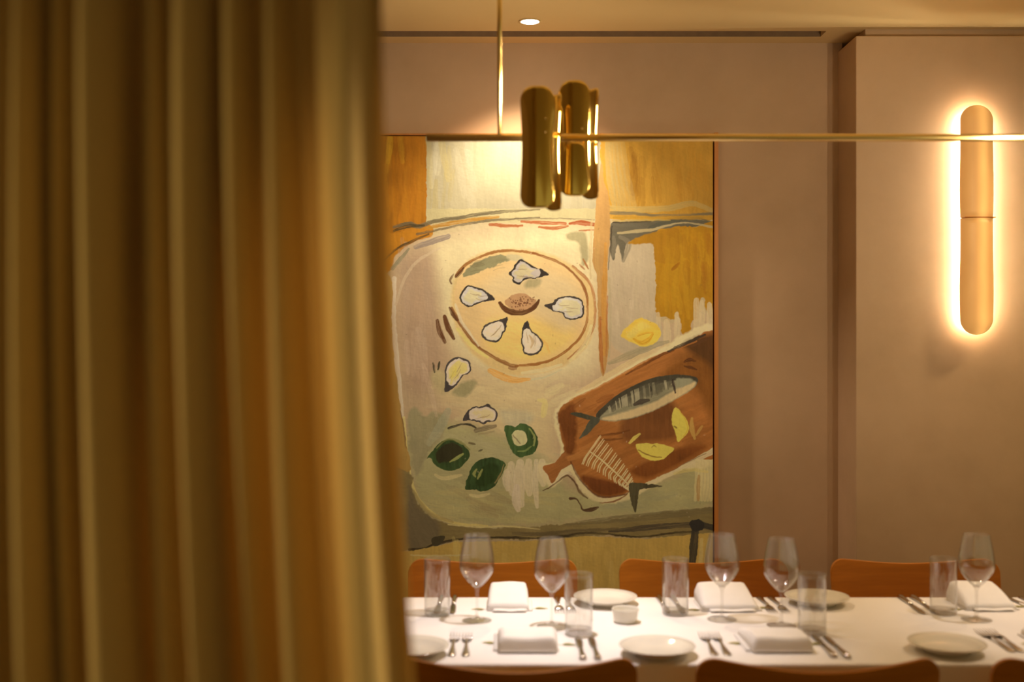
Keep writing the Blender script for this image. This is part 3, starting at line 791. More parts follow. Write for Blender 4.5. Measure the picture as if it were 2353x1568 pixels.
XL, XR = vx.min(), vx.max(); ZB, ZT = vz.min(), vz.max()
pt = empty('painting', ((XL + XR) / 2, WB, ZB), 0, 'large oil painting of oysters, fish and lemons hanging on the plaster wall', 'painting')
off = Matrix.Translation(-Vector(pt.location))
co_ = bpy.data.objects.new('canvas', me); C.objects.link(co_); me.materials.append(pm)
me.transform(off); co_.parent = pt
def part_at(root, name, bm, m, **k):
    """mesh in world coordinates -> child of root"""
    bm.transform(Matrix.Translation(-Vector(root.location)))
    return obj(name, bm, m, root, **k)
part_at(pt, 'stretcher', boxes((XL, XR, CANVAS_Y + 0.0015, CANVAS_Y + 0.03, ZB, ZT)), M['napkin'], smooth=False)
g, fw = 0.006, 0.015
FY0, FY1 = CANVAS_Y - 0.004, WB - 0.001
part_at(pt, 'frame', boxes((XL - g - fw, XL - g, FY0, FY1, ZB - g - .008, ZT + g + .008), (XR + g, XR + g + fw, FY0, FY1, ZB - g - .008, ZT + g + .008),
                           (XL - g, XR + g, FY0, FY1, ZT + g * .6, ZT + g * .6 + .006), (XL - g, XR + g, FY0, FY1, ZB - g - .008, ZB - g)),
        M['wood_frame'], smooth=False)

# ------------------------------------------------------------------ curtain
def curtain():
    knots = [(-40, 18), (0, 22), (50, -12), (90, 24), (122, 4), (160, 36), (182, 0), (230, -22), (278, -2), (298, 28), (340, 2), (396, 30),
             (420, -4), (450, -18), (480, 2), (496, 26), (514, 10), (552, -4), (592, 24), (635, -10), (690, 20), (750, 4), (820, -22),
             (858, 4), (885, 14), (900, 8)]
    r = random.Random(3)
    left = []
    x = -40
    while x > -900:
        x -= r.uniform(34, 60); left.append((x, r.uniform(-20, -4)))
        x -= r.uniform(34, 60); left.append((x, r.uniform(18, 32)))
    knots = left[::-1] + knots
    prof = spline(knots, 7)
    D = 1.2
    zs = [0.02 + (CEIL - 0.05) * k / 60 for k in range(61)]
    verts, faces = [], []
    n = len(prof)
    for j, z in enumerate(zs):
        d = z - 1.49
        edge = -0.1276 - d * 0.0458 + 0.039 * min(d * d, .22)
        sp = 1 + (1.49 - z) * 0.085
        amp = 1 + (1.49 - z) * 0.22
        for i, (px, mm) in enumerate(prof):
            X = edge + (px - 900) * D / F * sp + 0.004 * math.sin(i * .21 + z * 2.3) * (1 if px < 800 else .3)
            Y = D + mm * 0.0024 * amp + 0.003 * math.sin(px * .02 + z * 3.1)
            verts.append((X, Y, z))
    for j in range(len(zs) - 1):
        for i in range(n - 1):
            a = j * n + i
            faces.append((a, a + 1, a + n + 1, a + n))
    o = obj('curtain', (verts, [], faces), M['curtain'])
    s = o.modifiers.new('thick', 'SOLIDIFY'); s.thickness = 0.001; s.offset = 0
    tag(o, 'floor-length olive-beige linen curtain hanging in close vertical folds in the foreground', 'curtain')
curtain()

# ------------------------------------------------------------------ dining table and cloth
TX0, TX1, TY0, TY1 = -0.80, 2.25, 2.590, 3.268
table = empty('dining_table', ((TX0 + TX1) / 2, (TY0 + TY1) / 2, 0), 0, 'long rectangular dining table hidden under the white tablecloth', 'table')
part_at(table, 'tabletop', boxes((TX0 + .008, TX1 - .008, TY0 + .008, TY1 - .008, 0.715, 0.744)), M['wood'], smooth=False)
for lx in (TX0 + .12, (TX0 + TX1) / 2, TX1 - .12):
    part_at(table, 'leg', boxes((lx - .035, lx + .035, 2.895, 2.965, 0.02, 0.714)), M['wood'], smooth=False, bevel=.004)
    part_at(table, 'foot', boxes((lx - .04, lx + .04, 2.70, 3.16, 0, 0.019)), M['wood'], smooth=False, bevel=.004)

def tablecloth():
    bm = bmesh.new()
    # ring outline with rounded corners, then offset rings downwards
    def outline(off, wav=0.0, ph=0.0):
        r = 0.02 + off
        pts = []
        x0, x1, y0, y1 = TX0 - off, TX1 + off, TY0 - off, TY1 + off
        def side(ax, ay, bx, by, n):
            for k in range(n):
                t = k / n
                pts.append((ax + (bx - ax) * t, ay + (by - ay) * t))
        def corner(cx, cy_, a0, n=6):
            for k in range(n):
                a = a0 + PI / 2 * k / n
                pts.append((cx + r * math.cos(a), cy_ + r * math.sin(a)))
        side(x0 + r, y0, x1 - r, y0, 120); corner(x1 - r, y0 + r, -PI / 2)
        side(x1, y0 + r, x1, y1 - r, 28); corner(x1 - r, y1 - r, 0)
        side(x1 - r, y1, x0 + r, y1, 120); corner(x0 + r, y1 - r, PI / 2)
        side(x0, y1 - r, x0, y0 + r, 28); corner(x0 + r, y0 + r, PI)
        if wav:
            q = []
            cxm, cym = (x0 + x1) / 2, (y0 + y1) / 2
            for i, (x, y) in enumerate(pts):
                s = wav * (math.sin(i * 0.33 + ph) + .5 * math.sin(i * .71 + 1.3))
                dx, dy = (0, -1) if y < y0 + .05 else (0, 1) if y > y1 - .05 else (-1, 0) if x < cxm else (1, 0)
                q.append((x + dx * s, y + dy * s))
            pts = q
        return pts
    rings = [(outline(-0.02), 0.75), (outline(-0.006), 0.75), (outline(-0.002), 0.7492), (outline(0.0), 0.7465), (outline(0.0015), 0.74),
             (outline(0.004, .001), 0.70), (outline(0.009, .003), 0.65), (outline(0.013, .006), 0.58), (outline(0.017, .009), 0.50)]
    vr = [[bm.verts.new((x, y, z)) for x, y in pts] for pts, z in rings]
    n = len(vr[0])
    for a, b in zip(vr, vr[1:]):
        for k in range(n):
            bm.faces.new((a[k], b[k], b[(k + 1) % n], a[(k + 1) % n]))
    bm.faces.new(vr[0])
    bmesh.ops.recalc_face_normals(bm, faces=bm.faces)
    o = obj('tablecloth', bm, M['linen'])
    tag(o, 'white linen tablecloth draped over the long dining table', 'tablecloth')
tablecloth()

# ------------------------------------------------------------------ chairs
def chair_proto():
    root = empty('dining_chair', (0, 0, 0), 0, '', 'chair', 'wooden chairs around the table')
    W, TOP, SAG, BEND, LOW = 0.26, 0.820, 0.025, 0.050, 0.48
    def back_bm():
        # +Y is towards the sitter; the ends of the back wrap forward
        bm = bmesh.new()
        nu, nv_ = 36, 12
        def pos(u, v, t):
            top = TOP - SAG * (math.cos(u * PI / 2)) ** 1.2 if abs(u) < 1 else TOP
            low = LOW + 0.012 * (1 - u * u)
            # rounded corners
            du = max(0, abs(u) * W - (W - 0.045)) / 0.045
            cut = 0.045 * (1 - math.sqrt(max(0, 1 - du * du)))
            z = low + cut * .8 + (top - cut - low - cut * .8) * v
            y = BEND * u * u - BEND / 2 + (0.56 - z) * 0.16 + 0.04
            return Vector((u * W * (0.985 + .015 * v), y + t, z))
        for t in (0, 0.013):
            pass
        g = {}
        for s, t in ((0, 0.0), (1, 0.013)):
            for i in range(nu + 1):
                u = math.sin((-1 + 2 * i / nu) * PI / 2)
                for j in range(nv_ + 1):
                    g[s, i, j] = bm.verts.new(pos(u, j / nv_, t))
        for i in range(nu):
            for j in range(nv_):
                bm.faces.new((g[0, i, j], g[0, i+1, j], g[0, i+1, j+1], g[0, i, j+1]))
                bm.faces.new((g[1, i, j], g[1, i, j+1], g[1, i+1, j+1], g[1, i+1, j]))
        for i in range(nu):
            bm.faces.new((g[0, i, 0], g[1, i, 0], g[1, i+1, 0], g[0, i+1, 0]))
            bm.faces.new((g[0, i, nv_], g[0, i+1, nv_], g[1, i+1, nv_], g[1, i, nv_]))
        for j in range(nv_):
            bm.faces.new((g[0, 0, j], g[0, 0, j+1], g[1, 0, j+1], g[1, 0, j]))
            bm.faces.new((g[0, nu, j], g[1, nu, j], g[1, nu, j+1], g[0, nu, j+1]))
        bmesh.ops.recalc_face_normals(bm, faces=bm.faces)
        return bm
    obj('backrest', back_bm(), M['wood'], root, bevel=0.002)
    # seat, a shallow dished plywood panel
    bm = bmesh.new()
    nu = 16
    g = {}
    for s, dz in ((0, 0.0), (1, -0.014)):
        for i in range(nu + 1):
            for j in range(nu + 1):
                u, v = -1 + 2 * i / nu, -1 + 2 * j / nu
                k = math.sqrt(1 - .5 * v * v * .35) * math.sqrt(1 - .5 * u * u * .35)
                x, y = u * 0.225 * k * (1 + .04 * v), 0.25 + v * 0.205 * k
                g[s, i, j] = bm.verts.new((x, y, 0.452 + dz - 0.012 * (1 - u * u) * (1 - v * v)))
    for i in range(nu):
        for j in range(nu):
            bm.faces.new((g[0, i, j], g[0, i+1, j], g[0, i+1, j+1], g[0, i, j+1]))
            bm.faces.new((g[1, i, j], g[1, i, j+1], g[1, i+1, j+1], g[1, i+1, j]))
    for k in range(nu):
        for a, b in (((k, 0), (k + 1, 0)), ((k + 1, nu), (k, nu)), ((0, k + 1), (0, k)), ((nu, k), (nu, k + 1))):
            bm.faces.new((g[0, a[0], a[1]], g[1, a[0], a[1]], g[1, b[0], b[1]], g[0, b[0], b[1]]))
    bmesh.ops.recalc_face_normals(bm, faces=bm.faces)
    obj('seat', bm, M['wood'], root)
    for sx in (-1, 1):
        bm = rod((sx * 0.185, 0.03, 0), (sx * 0.175, 0.075, 0.43), 0.013, 0.017)
        rod((sx * 0.175, 0.075, 0.43), (sx * 0.19, 0.055, 0.66), 0.017, 0.012, bm=bm)
        obj('leg', bm, M['wood'], root)
        obj('leg', rod((sx * 0.20, 0.44, 0), (sx * 0.175, 0.41, 0.437), 0.012, 0.017), M['wood'], root)
        obj('stretcher', rod((sx * 0.176, 0.08, 0.415), (sx * 0.178, 0.41, 0.415), 0.011), M['wood'], root)
    obj('crossbar', rod((-0.178, 0.40, 0.415), (0.178, 0.40, 0.415), 0.011), M['wood'], root)
    return root
proto = chair_proto()
NEARY, FARY = 2.39, 3.52
near = [(1185, 'brown wooden chair seen from behind at the near side, beside the curtain'),
        (1887, 'brown wooden chair seen from behind, middle of the near side of the table'),
        (2575, 'dark wooden chair cut off by the photo at the lower right corner')]
far = [(1133, 'orange-brown wooden chair against the painting, nearest the curtain'),
       (1612, 'orange-brown wooden chair below the right edge of the painting'),
       (2093, 'orange-brown wooden chair in front of the bare projecting wall')]
first = True
for px, lb in near:
    x = (px - CX) * (NEARY) / F
    loc = (x, NEARY - 0.005, 0)
    if first:
        proto.location = loc; proto['label'] = lb; first = False
    else:
        dup(proto, loc, 0, lb)
for px, lb in far:
    x = (px - CX) * FARY / F
    dup(proto, (x, FARY, 0), PI, lb)

# ------------------------------------------------------------------ glasses
ZT_ = 0.7502
def wine_proto():
    r = empty('wine_glass', (0, 0, ZT_), 0, '', 'wine glass', 'empty wine glasses on the table')
    foot = [(0, 0.0), (0.030, 0.0), (0.038, 0.0006), (0.0392, 0.0014), (0.038, 0.0022), (0.025, 0.0032), (0.010, 0.0055), (0.0055, 0.0095), (0, 0.0095)]
    obj('foot', lathe(foot, 56), M['glass'], r)
    obj('stem', lathe([(0.0, 0.0096), (0.0052, 0.0096), (0.0040, 0.02), (0.0034, 0.045), (0.0036, 0.07), (0.0050, 0.082), (0.009, 0.089), (0, 0.0895)], 24), M['glass_base'], r)
    outp = spline([(0.006, 0.088), (0.014, 0.0935), (0.026, 0.106), (0.038, 0.122), (0.0442, 0.134), (0.0462, 0.146), (0.0455, 0.162), (0.0425, 0.182), (0.0382, 0.204), (0.0336, 0.2268)], 5)
    inn = [(max(0.002, a - 0.0011), b + (0.0016 if b < .11 else .0003)) for a, b in outp]
    prof = [(0, 0.0876)] + outp + [(outp[-1][0] - .0006, 0.2274)] + inn[::-1] + [(0, 0.0905)]
    bowl = obj('bowl', lathe(prof, 64), M['glass'], r)
    return r
def tumbler_proto():
    r = empty('tumbler_glass', (0, 0, ZT_), 0, '', 'water glass', 'straight empty water glasses')
    outp = spline([(0.0335, 0.001), (0.0350, 0.006), (0.0352, 0.05), (0.0354, 0.10), (0.0358, 0.1500)], 4)
    inn = [(a - 0.0016, b) for a, b in outp if b > 0.014]
    prof = outp + [(0.0350, 0.1508)] + [(inn[-1][0], 0.150)] + inn[::-1][1:] + [(0.030, 0.0135)]
    obj('wall', lathe(prof, 64), M['glass'], r)
    obj('base', lathe([(0, 0.0012), (0.028, 0.0), (0.0330, 0.0006), (0.0345, 0.004), (0.0334, 0.0125), (0.028, 0.0118), (0, 0.010)], 56), M['glass_base'], r)
    return r
wg = wine_proto()
wines = [(1096, 1427, 'wine glass against the dark painted table edge, nearest the curtain'),
         (1268, 1440, 'wine glass in the brightest pool of light, just left of a water glass'),
         (1659, 1425, "wine glass in front of the painting's lower right corner"),
         (1796, 1439, 'wine glass in front of the bare plaster, beside a water glass'),
         (2244, 1425, 'wine glass furthest right on the table')]
for i, (px, py, lb) in enumerate(wines):
    x, y = T(px, py)
    if i == 0: wg.location = (x, y, ZT_); wg['label'] = lb
    else: dup(wg, (x, y, ZT_), 0.7 * i, lb)
tb = tumbler_proto()
tumblers = [(1005, 1413, 'straight water glass nearest the curtain'),
            (1330, 1456, 'straight water glass overlapping the left end of a round side plate'),
            (1552, 1412, 'straight water glass standing before the middle far chair'),
            (1866, 1456, 'straight water glass overlapping the right-hand far side plate'),
            (2168, 1410, 'straight water glass furthest right, beside a wine glass')]
for i, (px, py, lb) in enumerate(tumblers):
    x, y = T(px, py)
    if i == 0: tb.location = (x, y, ZT_); tb['label'] = lb
    else: dup(tb, (x, y, ZT_), 0.5 * i, lb)

# ------------------------------------------------------------------ plates, ramekin
prof = [(0, 0.0035), (0.044, 0.0035), (0.048, 0.0), (0.053, 0.0), (0.055, 0.005), (0.075, 0.0135), (0.0885, 0.0205), (0.0898, 0.0222), (0.0888, 0.0236),
        (0.074, 0.0172), (0.058, 0.0098), (0.050, 0.0078), (0.025, 0.0068), (0, 0.0068)]
pm0 = lathe(prof, 72)
plates = [(945, 1483, 'round side plate half hidden by the curtain'),
          (1510, 1483, 'round side plate behind the gap between the two left near chairs'),
          (2176, 1476, 'round side plate above the gap between the two right near chairs'),
          (1391, 1370, 'round side plate on the far edge, behind the small bowl'),
          (1877, 1370, 'round side plate on the far edge, behind a water glass')]
p0 = None
for i, (px, py, lb) in enumerate(plates):
    x, y = T(px, py, 0.7722)
    if i == 0:
        p0 = obj('side_plate', pm0, M['china']); p0.location = (x, y, ZT_)
        tag(p0, lb, 'plate', 'round side plates')
    else: dup(p0, (x, y, ZT_), i, lb)
x, y = T(1437, 1430)
rk = obj('ramekin', lathe([(0, 0.002), (0.025, 0.002), (0.027, 0), (0.029, 0.001), (0.0315, 0.008), (0.0350, 0.032), (0.0362, 0.0345), (0.0355, 0.0362),
                           (0.0338, 0.0355), (0.0325, 0.030), (0.0290, 0.008), (0.024, 0.0055), (0, 0.005)], 56), M['china'])
rk.location = (x, y, ZT_); tag(rk, 'small round white china bowl in the bright middle of the table', 'bowl')

# ------------------------------------------------------------------ napkins (thick folded end towards +Y, thin layered end towards -Y)
def napkin_mesh(w_, d_, h0, h1, seed):
    r = random.Random(seed)
    bm = bmesh.new()
    nx, ny = 18, 20
    def pos(u, v, k):
        x = (u - .5) * w_ * (1 - .05 * v)
        h = h0 + (h1 - h0) * v ** .85 + 0.005 * math.sin(v * PI) + .0015 * math.sin(u * 7 + seed) * v
        e = min(u, 1 - u) / .10
        h *= .55 + .45 * math.sqrt(max(0, 1 - (1 - min(1, e)) ** 2))
        f = (1 - v) / .08
        if f < 1: h = h * (.18 + .82 * math.sqrt(max(0, 1 - (1 - f) ** 2)))
        y = -d_ / 2 + v * d_
        return Vector((x, y, 0.0035 + (h if k else 0)))
    g = {}
    for k in (0, 1):
        for i in range(nx + 1):
            for j in range(ny + 1):
                g[k, i, j] = bm.verts.new(pos(i / nx, 1 - (1 - j / ny) ** 1.3 if 1 else 0, k))
    for i in range(nx):
        for j in range(ny):
            bm.faces.new((g[1, i, j], g[1, i+1, j], g[1, i+1, j+1], g[1, i, j+1]))
            bm.faces.new((g[0, i, j], g[0, i, j+1], g[0, i+1, j+1], g[0, i+1, j]))
    for i in range(nx):
        bm.faces.new((g[0, i, 0], g[0, i+1, 0], g[1, i+1, 0], g[1, i, 0]))
        bm.faces.new((g[0, i, ny], g[1, i, ny], g[1, i+1, ny], g[0, i+1, ny]))
    for j in range(ny):
        bm.faces.new((g[0, 0, j], g[1, 0, j], g[1, 0, j+1], g[0, 0, j+1]))
        bm.faces.new((g[0, nx, j], g[0, nx, j+1], g[1, nx, j+1], g[1, nx, j]))
    bmesh.ops.recalc_face_normals(bm, faces=bm.faces)
    return bm
def flap_mesh(w_, d_, z, t, lift):
    bm = bmesh.new()
    n = 10
    g = {}
    for k in (0, 1):
        for i in range(n + 1):
            for j in range(n + 1):
                u, v = i / n, j / n
                g[k, i, j] = bm.verts.new(((u - .5) * w_, -d_ / 2 + v * d_, z + k * t + lift * v * v + .001 * math.sin(u * 9)))
    for i in range(n):
        for j in range(n):
            bm.faces.new((g[1, i, j], g[1, i+1, j], g[1, i+1, j+1], g[1, i, j+1]))
            bm.faces.new((g[0, i, j], g[0, i, j+1], g[0, i+1, j+1], g[0, i+1, j]))
        bm.faces.new((g[0, i, 0], g[0, i+1, 0], g[1, i+1, 0], g[1, i, 0]))
        bm.faces.new((g[0, i, n], g[1, i, n], g[1, i+1, n], g[0, i+1, n]))
        bm.faces.new((g[0, 0, i], g[1, 0, i], g[1, 0, i+1], g[0, 0, i+1]))
        bm.faces.new((g[0, n, i], g[0, n, i+1], g[1, n, i+1], g[1, n, i]))
    bmesh.ops.recalc_face_normals(bm, faces=bm.faces)
    return bm
def napkin(cx_, cy_, rz, w_, d_, h0, h1, lb, seed):
    r = empty('folded_napkin', (cx_, cy_, ZT_), rz, lb, 'napkin', 'folded white linen napkins')
    obj('roll', napkin_mesh(w_, d_, h0, h1, seed), M['napkin'], r)
    f = obj('under_fold', flap_mesh(w_ + .012, d_ * .9, 0.0012, 0.002, 0), M['napkin'], r)
    f.location = (0.004, -d_ * .06, 0)
    f = obj('front_fold', flap_mesh(w_ * .8, .03, 0.0035, 0.0022, .003), M['napkin'], r)
    f.location = (0.004, -d_ / 2 - .004, 0)
def sprig(cx_, cy_, rz, w_, lb):
    r = empty('leaf_sprig', (cx_, cy_, ZT_), rz, lb, 'leaf sprig', 'leaf sprigs tucked under the napkins')
    obj('stem', rod((-w_ * .42, 0, 0.0006), (w_ * .42, 0, 0.0006), .0005, n=8), M['leaf'], r)
    for s in (-1, 1):
        for k, (a, l) in enumerate(((0, .036), (.55, .024))):
            bm = bmesh.new()
            n = 10; top = []; bot = []; mid = []
            for i in range(n + 1):
                t = i / n; hw = .0065 * math.sin(t ** .8 * PI) * l / .036
                top.append(bm.verts.new((t * l, hw, .0012 + .0012 * math.sin(t * PI)))); mid.append(bm.verts.new((t * l, 0, .0004 + .001 * t)))
                bot.append(bm.verts.new((t * l, -hw, .0012 + .0012 * math.sin(t * PI))))
            for i in range(n):
                bm.faces.new((mid[i], mid[i+1], top[i+1], top[i])); bm.faces.new((bot[i], bot[i+1], mid[i+1], mid[i]))
            bmesh.ops.remove_doubles(bm, verts=bm.verts, dist=1e-6)
            bm.transform(Matrix.Translation((s * w_ * .36, 0, 0)) @ Matrix.Rotation((0 if s > 0 else PI) + a, 4, 'Z'))
            lf = obj('leaf', bm, M['leaf'], r)
            so = lf.modifiers.new('thick', 'SOLIDIFY'); so.thickness = .0004
for (px, py, rz, w_, d_, h0, h1, lb, lb2, seed) in (
        (1212, 1476, PI, .146, .17, .018, .033, 'folded white napkin brightly lit near the curtain, its thick rolled edge facing the camera',
         'yellow-green leaf sprig under the brightly lit near napkin', 1),
        (1780, 1480, PI, .150, .17, .016, .033, 'folded white napkin behind the middle near chair, its shaded rolled edge facing the camera',
         'yellow-green leaf sprig under the napkin behind the middle near chair', 2),
        (2400, 1452, PI, .150, .17, .016, .030, 'folded white napkin cut off by the right edge of the photo',
         'leaf sprig under the napkin cut off by the right edge of the photo', 3),
        (1168, 1392, 0.0, .115, .135, .014, .052, 'folded white napkin standing up behind the two left wine glasses',
         'leaf sprig under the upright napkin behind the left wine glasses', 4),
        (1666, 1392, 0.03, .155, .14, .010, .052, 'folded white napkin behind the wine glass at the painting corner',
         'leaf sprig under the napkin at the painting corner', 5),
        (2252, 1390, 0.03, .140, .14, .010, .052, 'folded white napkin behind the rightmost wine glass',
         'leaf sprig under the napkin behind the rightmost wine glass', 6)):
    x, y = T(px, py)
    if rz == PI: y = min(y, 2.76)
    napkin(x, y, rz, w_, d_, h0, h1, lb, seed)
    sprig(x + .004, y + (.0 if rz == PI else -.045), .05 * (seed - 3), w_ + .08, lb2)

# ------------------------------------------------------------------ cutlery (handle towards -Y, tip towards +Y)
def strip(path, bm):
    """path: list of (y, halfwidth, z, thickness)"""
    A = []
    for y, hw, z, t in path:
        A.append([bm.verts.new((sx * hw, y, z + sz)) for sx, sz in ((-1, t * .35), (-.55, t), (.55, t), (1, t * .35), (.55, 0), (-.55, 0))])
    for a, b in zip(A, A[1:]):
        for k in range(6):
            bm.faces.new((a[k], a[(k+1) % 6], b[(k+1) % 6], b[k]))
    bm.faces.new(A[0]); bm.faces.new(A[-1][::-1])
def knife_proto():
    r = empty('table_knife', (0, 0, ZT_), 0, '', 'knife', 'table knives')
    bm = bmesh.new(); strip([(-.100, .003, .0006, .006), (-.098, .0075, .0002, .009), (-.088, .0095, 0, .010), (-.06, .0080, 0, .009), (-.02, .0062, 0, .0075), (.0, .0060, 0.0002, .007)], bm)
    bmesh.ops.recalc_face_normals(bm, faces=bm.faces); obj('handle', bm, M['steel'], r)
    bm = bmesh.new(); strip([(.0005, .0055, .002, .0026), (.012, .0075, .002, .002), (.05, .0092, .002, .0014), (.085, .0088, .002, .0012), (.100, .0055, .002, .001), (.106, .001, .002, .0008)], bm)
    bmesh.ops.recalc_face_normals(bm, faces=bm.faces); obj('blade', bm, M['steel'], r)
    return r
def fork_proto():
    r = empty('table_fork', (0, 0, ZT_), 0, '', 'fork', 'table forks')
    bm = bmesh.new(); strip([(-.100, .003, .0006, .003), (-.098, .0085, .0004, .0035), (-.085, .0105, .0004, .0038), (-.06, .0085, .001, .0035), (-.02, .0042, .004, .003), (.015, .0036, .0075, .0028), (.028, .005, .0065, .0026)], bm)
    bmesh.ops.recalc_face_normals(bm, faces=bm.faces); obj('handle', bm, M['steel'], r)
    bm = bmesh.new(); strip([(.0285, .005, .0064, .0024), (.036, .0105, .004, .0020), (.046, .0128, .0022, .0018), (.052, .0130, .0016, .0018)], bm)
    for k in range(4):
        n0 = len(bm.verts)
        strip([(.0515, .0019, .0015, .0018), (.070, .0014, .0014, .0016), (.088, .0011, .0036, .0013), (.099, .0005, .0066, .0008)], bm)
        bm.verts.ensure_lookup_table()
        for v in list(bm.verts)[n0:]: v.co.x += (k - 1.5) * .0073
    bmesh.ops.recalc_face_normals(bm, faces=bm.faces); obj('head', bm, M['steel'], r)
    return r
kn, fk = knife_proto(), fork_proto()
def pos_at(px, py): 
    x, y = T(px, py); return x, y
knives = [((1334, 1492), 0, 'knife with its handle end near the left near chair, nearer the curtain of two'),
          ((1366, 1492), 0, 'knife right of another knife, above the right end of the left near chair'),
          ((1893, 1487), 0, 'knife beside the napkin behind the middle near chair, left of the pair'),
          ((1922, 1489), 0, 'outer knife of the pair above the middle near chair'),
          ((1043, 1388), PI, 'knife partly hidden behind the leftmost water glass'),
          ((1010, 1388), PI, 'knife seen through the leftmost water glass'),
          ((1520, 1385), PI, 'knife lying at the far edge just left of the middle water glass'),
          ((1553, 1385), PI, 'knife seen through the middle water glass'),
          ((2085, 1386), PI, 'outer knife of the far pair before the rightmost far chair'),
          ((2115, 1386), PI, 'inner knife of the far pair, closest to the rightmost water glass')]
forks = [((1042, 1484), 0, 'fork beside the half-hidden side plate, left of two'),
         ((1072, 1484), 0, 'fork between the half-hidden side plate and the bright near napkin, right of two'),
         ((1628, 1482), 0, 'fork touching the side plate above the gap between near chairs'),
         ((1656, 1482), 0, 'fork right of the first, partly behind the middle near chair'),
         ((2286, 1475), 0, 'glinting fork right of the side plate near the right edge'),
         ((2310, 1475), 0, 'fork beside the napkin cut off by the right edge'),
         ((1283, 1390), PI, 'fork behind the second wine glass, left of two'),
         ((1308, 1390), PI, 'fork behind the second water glass, right of two'),
         ((1757, 1388), PI, 'fork at the far edge left of the fourth wine glass'),
         ((1785, 1388), PI, 'fork at the far edge behind the fourth wine glass stem'),
         ((2338, 1386), PI, 'fork lying at the far edge by the right side of the photo'),
         ((2368, 1386), PI, 'fork at the far edge crossing the right side of the photo')]
for pr, lst in ((kn, knives), (fk, forks)):
    for i, ((px, py), rz, lb) in enumerate(lst):
        x, y = pos_at(px, py)
        y = min(max(y, 2.70), 3.165)
        a = rz + 0.02 * math.sin(i * 2.1)
        if i == 0: pr.location = (x, y, ZT_); pr.rotation_euler = (0, 0, a); pr['label'] = lb
        else: dup(pr, (x, y, ZT_), a, lb)

# ------------------------------------------------------------------ brass pendant
BZ = CH + (CY - 316.5) * LAMP_Y / F
pend = empty('pendant_light', (0.75, LAMP_Y, BZ), 0, 'long brass bar pendant with curved brass shades hanging over the table', 'pendant light')
def wpart(name, bm, m, root=pend, **k): return part_at(root, name, bm, m, **k)
bm = rod(((980 - CX) * LAMP_Y / F, LAMP_Y, BZ), (1.86, LAMP_Y, BZ), .0098, n=32)
wpart('bar', bm, M['brass_satin'])
for rx in ((1148 - CX) * LAMP_Y / F, 1.66):
    wpart('rod', rod((rx, LAMP_Y, BZ + .0095), (rx, LAMP_Y, CEIL - .02), .0055, .0075), M['brass_satin'])
    wpart('canopy', rod((rx, LAMP_Y, CEIL - .02), (rx, LAMP_Y, CEIL - .0005), .05, n=40), M['brass_satin'])
def shade_bm(cx_, cy_, z0, z1, R, a0, a1, cr):
    """a curved brass sheet: arc of radius R round (cx, cy) with rounded corners"""
    bm = bmesh.new()
    nu, nz = 40, 44
    g = {}
    half = (z1 - z0) / 2; zc = (z0 + z1) / 2
    arc = R * (a1 - a0) / 2
    for s, rr in ((0, R), (1, R - .0025)):
        for i in range(nu + 1):
            u = math.sin((-1 + 2 * i / nu) * PI / 2)
            a = (a0 + a1) / 2 + u * (a1 - a0) / 2
            d = max(0, abs(u) * arc - (arc - cr)) / cr
            hh = half - cr * (1 - math.sqrt(max(0, 1 - min(1, d) ** 2)))
            for j in range(nz + 1):
                z = zc + (-1 + 2 * j / nz) * hh
                rad = rr * (1 + .10 * math.cos((z - zc) / half * PI) * (abs(u) ** 3) * -.6)
                g[s, i, j] = bm.verts.new((cx_ + rad * math.cos(a), cy_ + rad * math.sin(a), z))
    for i in range(nu):
        for j in range(nz):
            bm.faces.new((g[0, i, j], g[0, i+1, j], g[0, i+1, j+1], g[0, i, j+1]))
            bm.faces.new((g[1, i, j], g[1, i, j+1], g[1, i+1, j+1], g[1, i+1, j]))
    for i in range(nu):
        bm.faces.new((g[0, i, 0], g[1, i, 0], g[1, i+1, 0], g[0, i+1, 0]))
        bm.faces.new((g[0, i, nz], g[0, i+1, nz], g[1, i+1, nz], g[1, i, nz]))
    for j in range(nz):
        bm.faces.new((g[0, 0, j], g[0, 0, j+1], g[1, 0, j+1], g[1, 0, j]))
        bm.faces.new((g[0, nu, j], g[1, nu, j], g[1, nu, j+1], g[0, nu, j+1]))
    bmesh.ops.recalc_face_normals(bm, faces=bm.faces)
    return bm
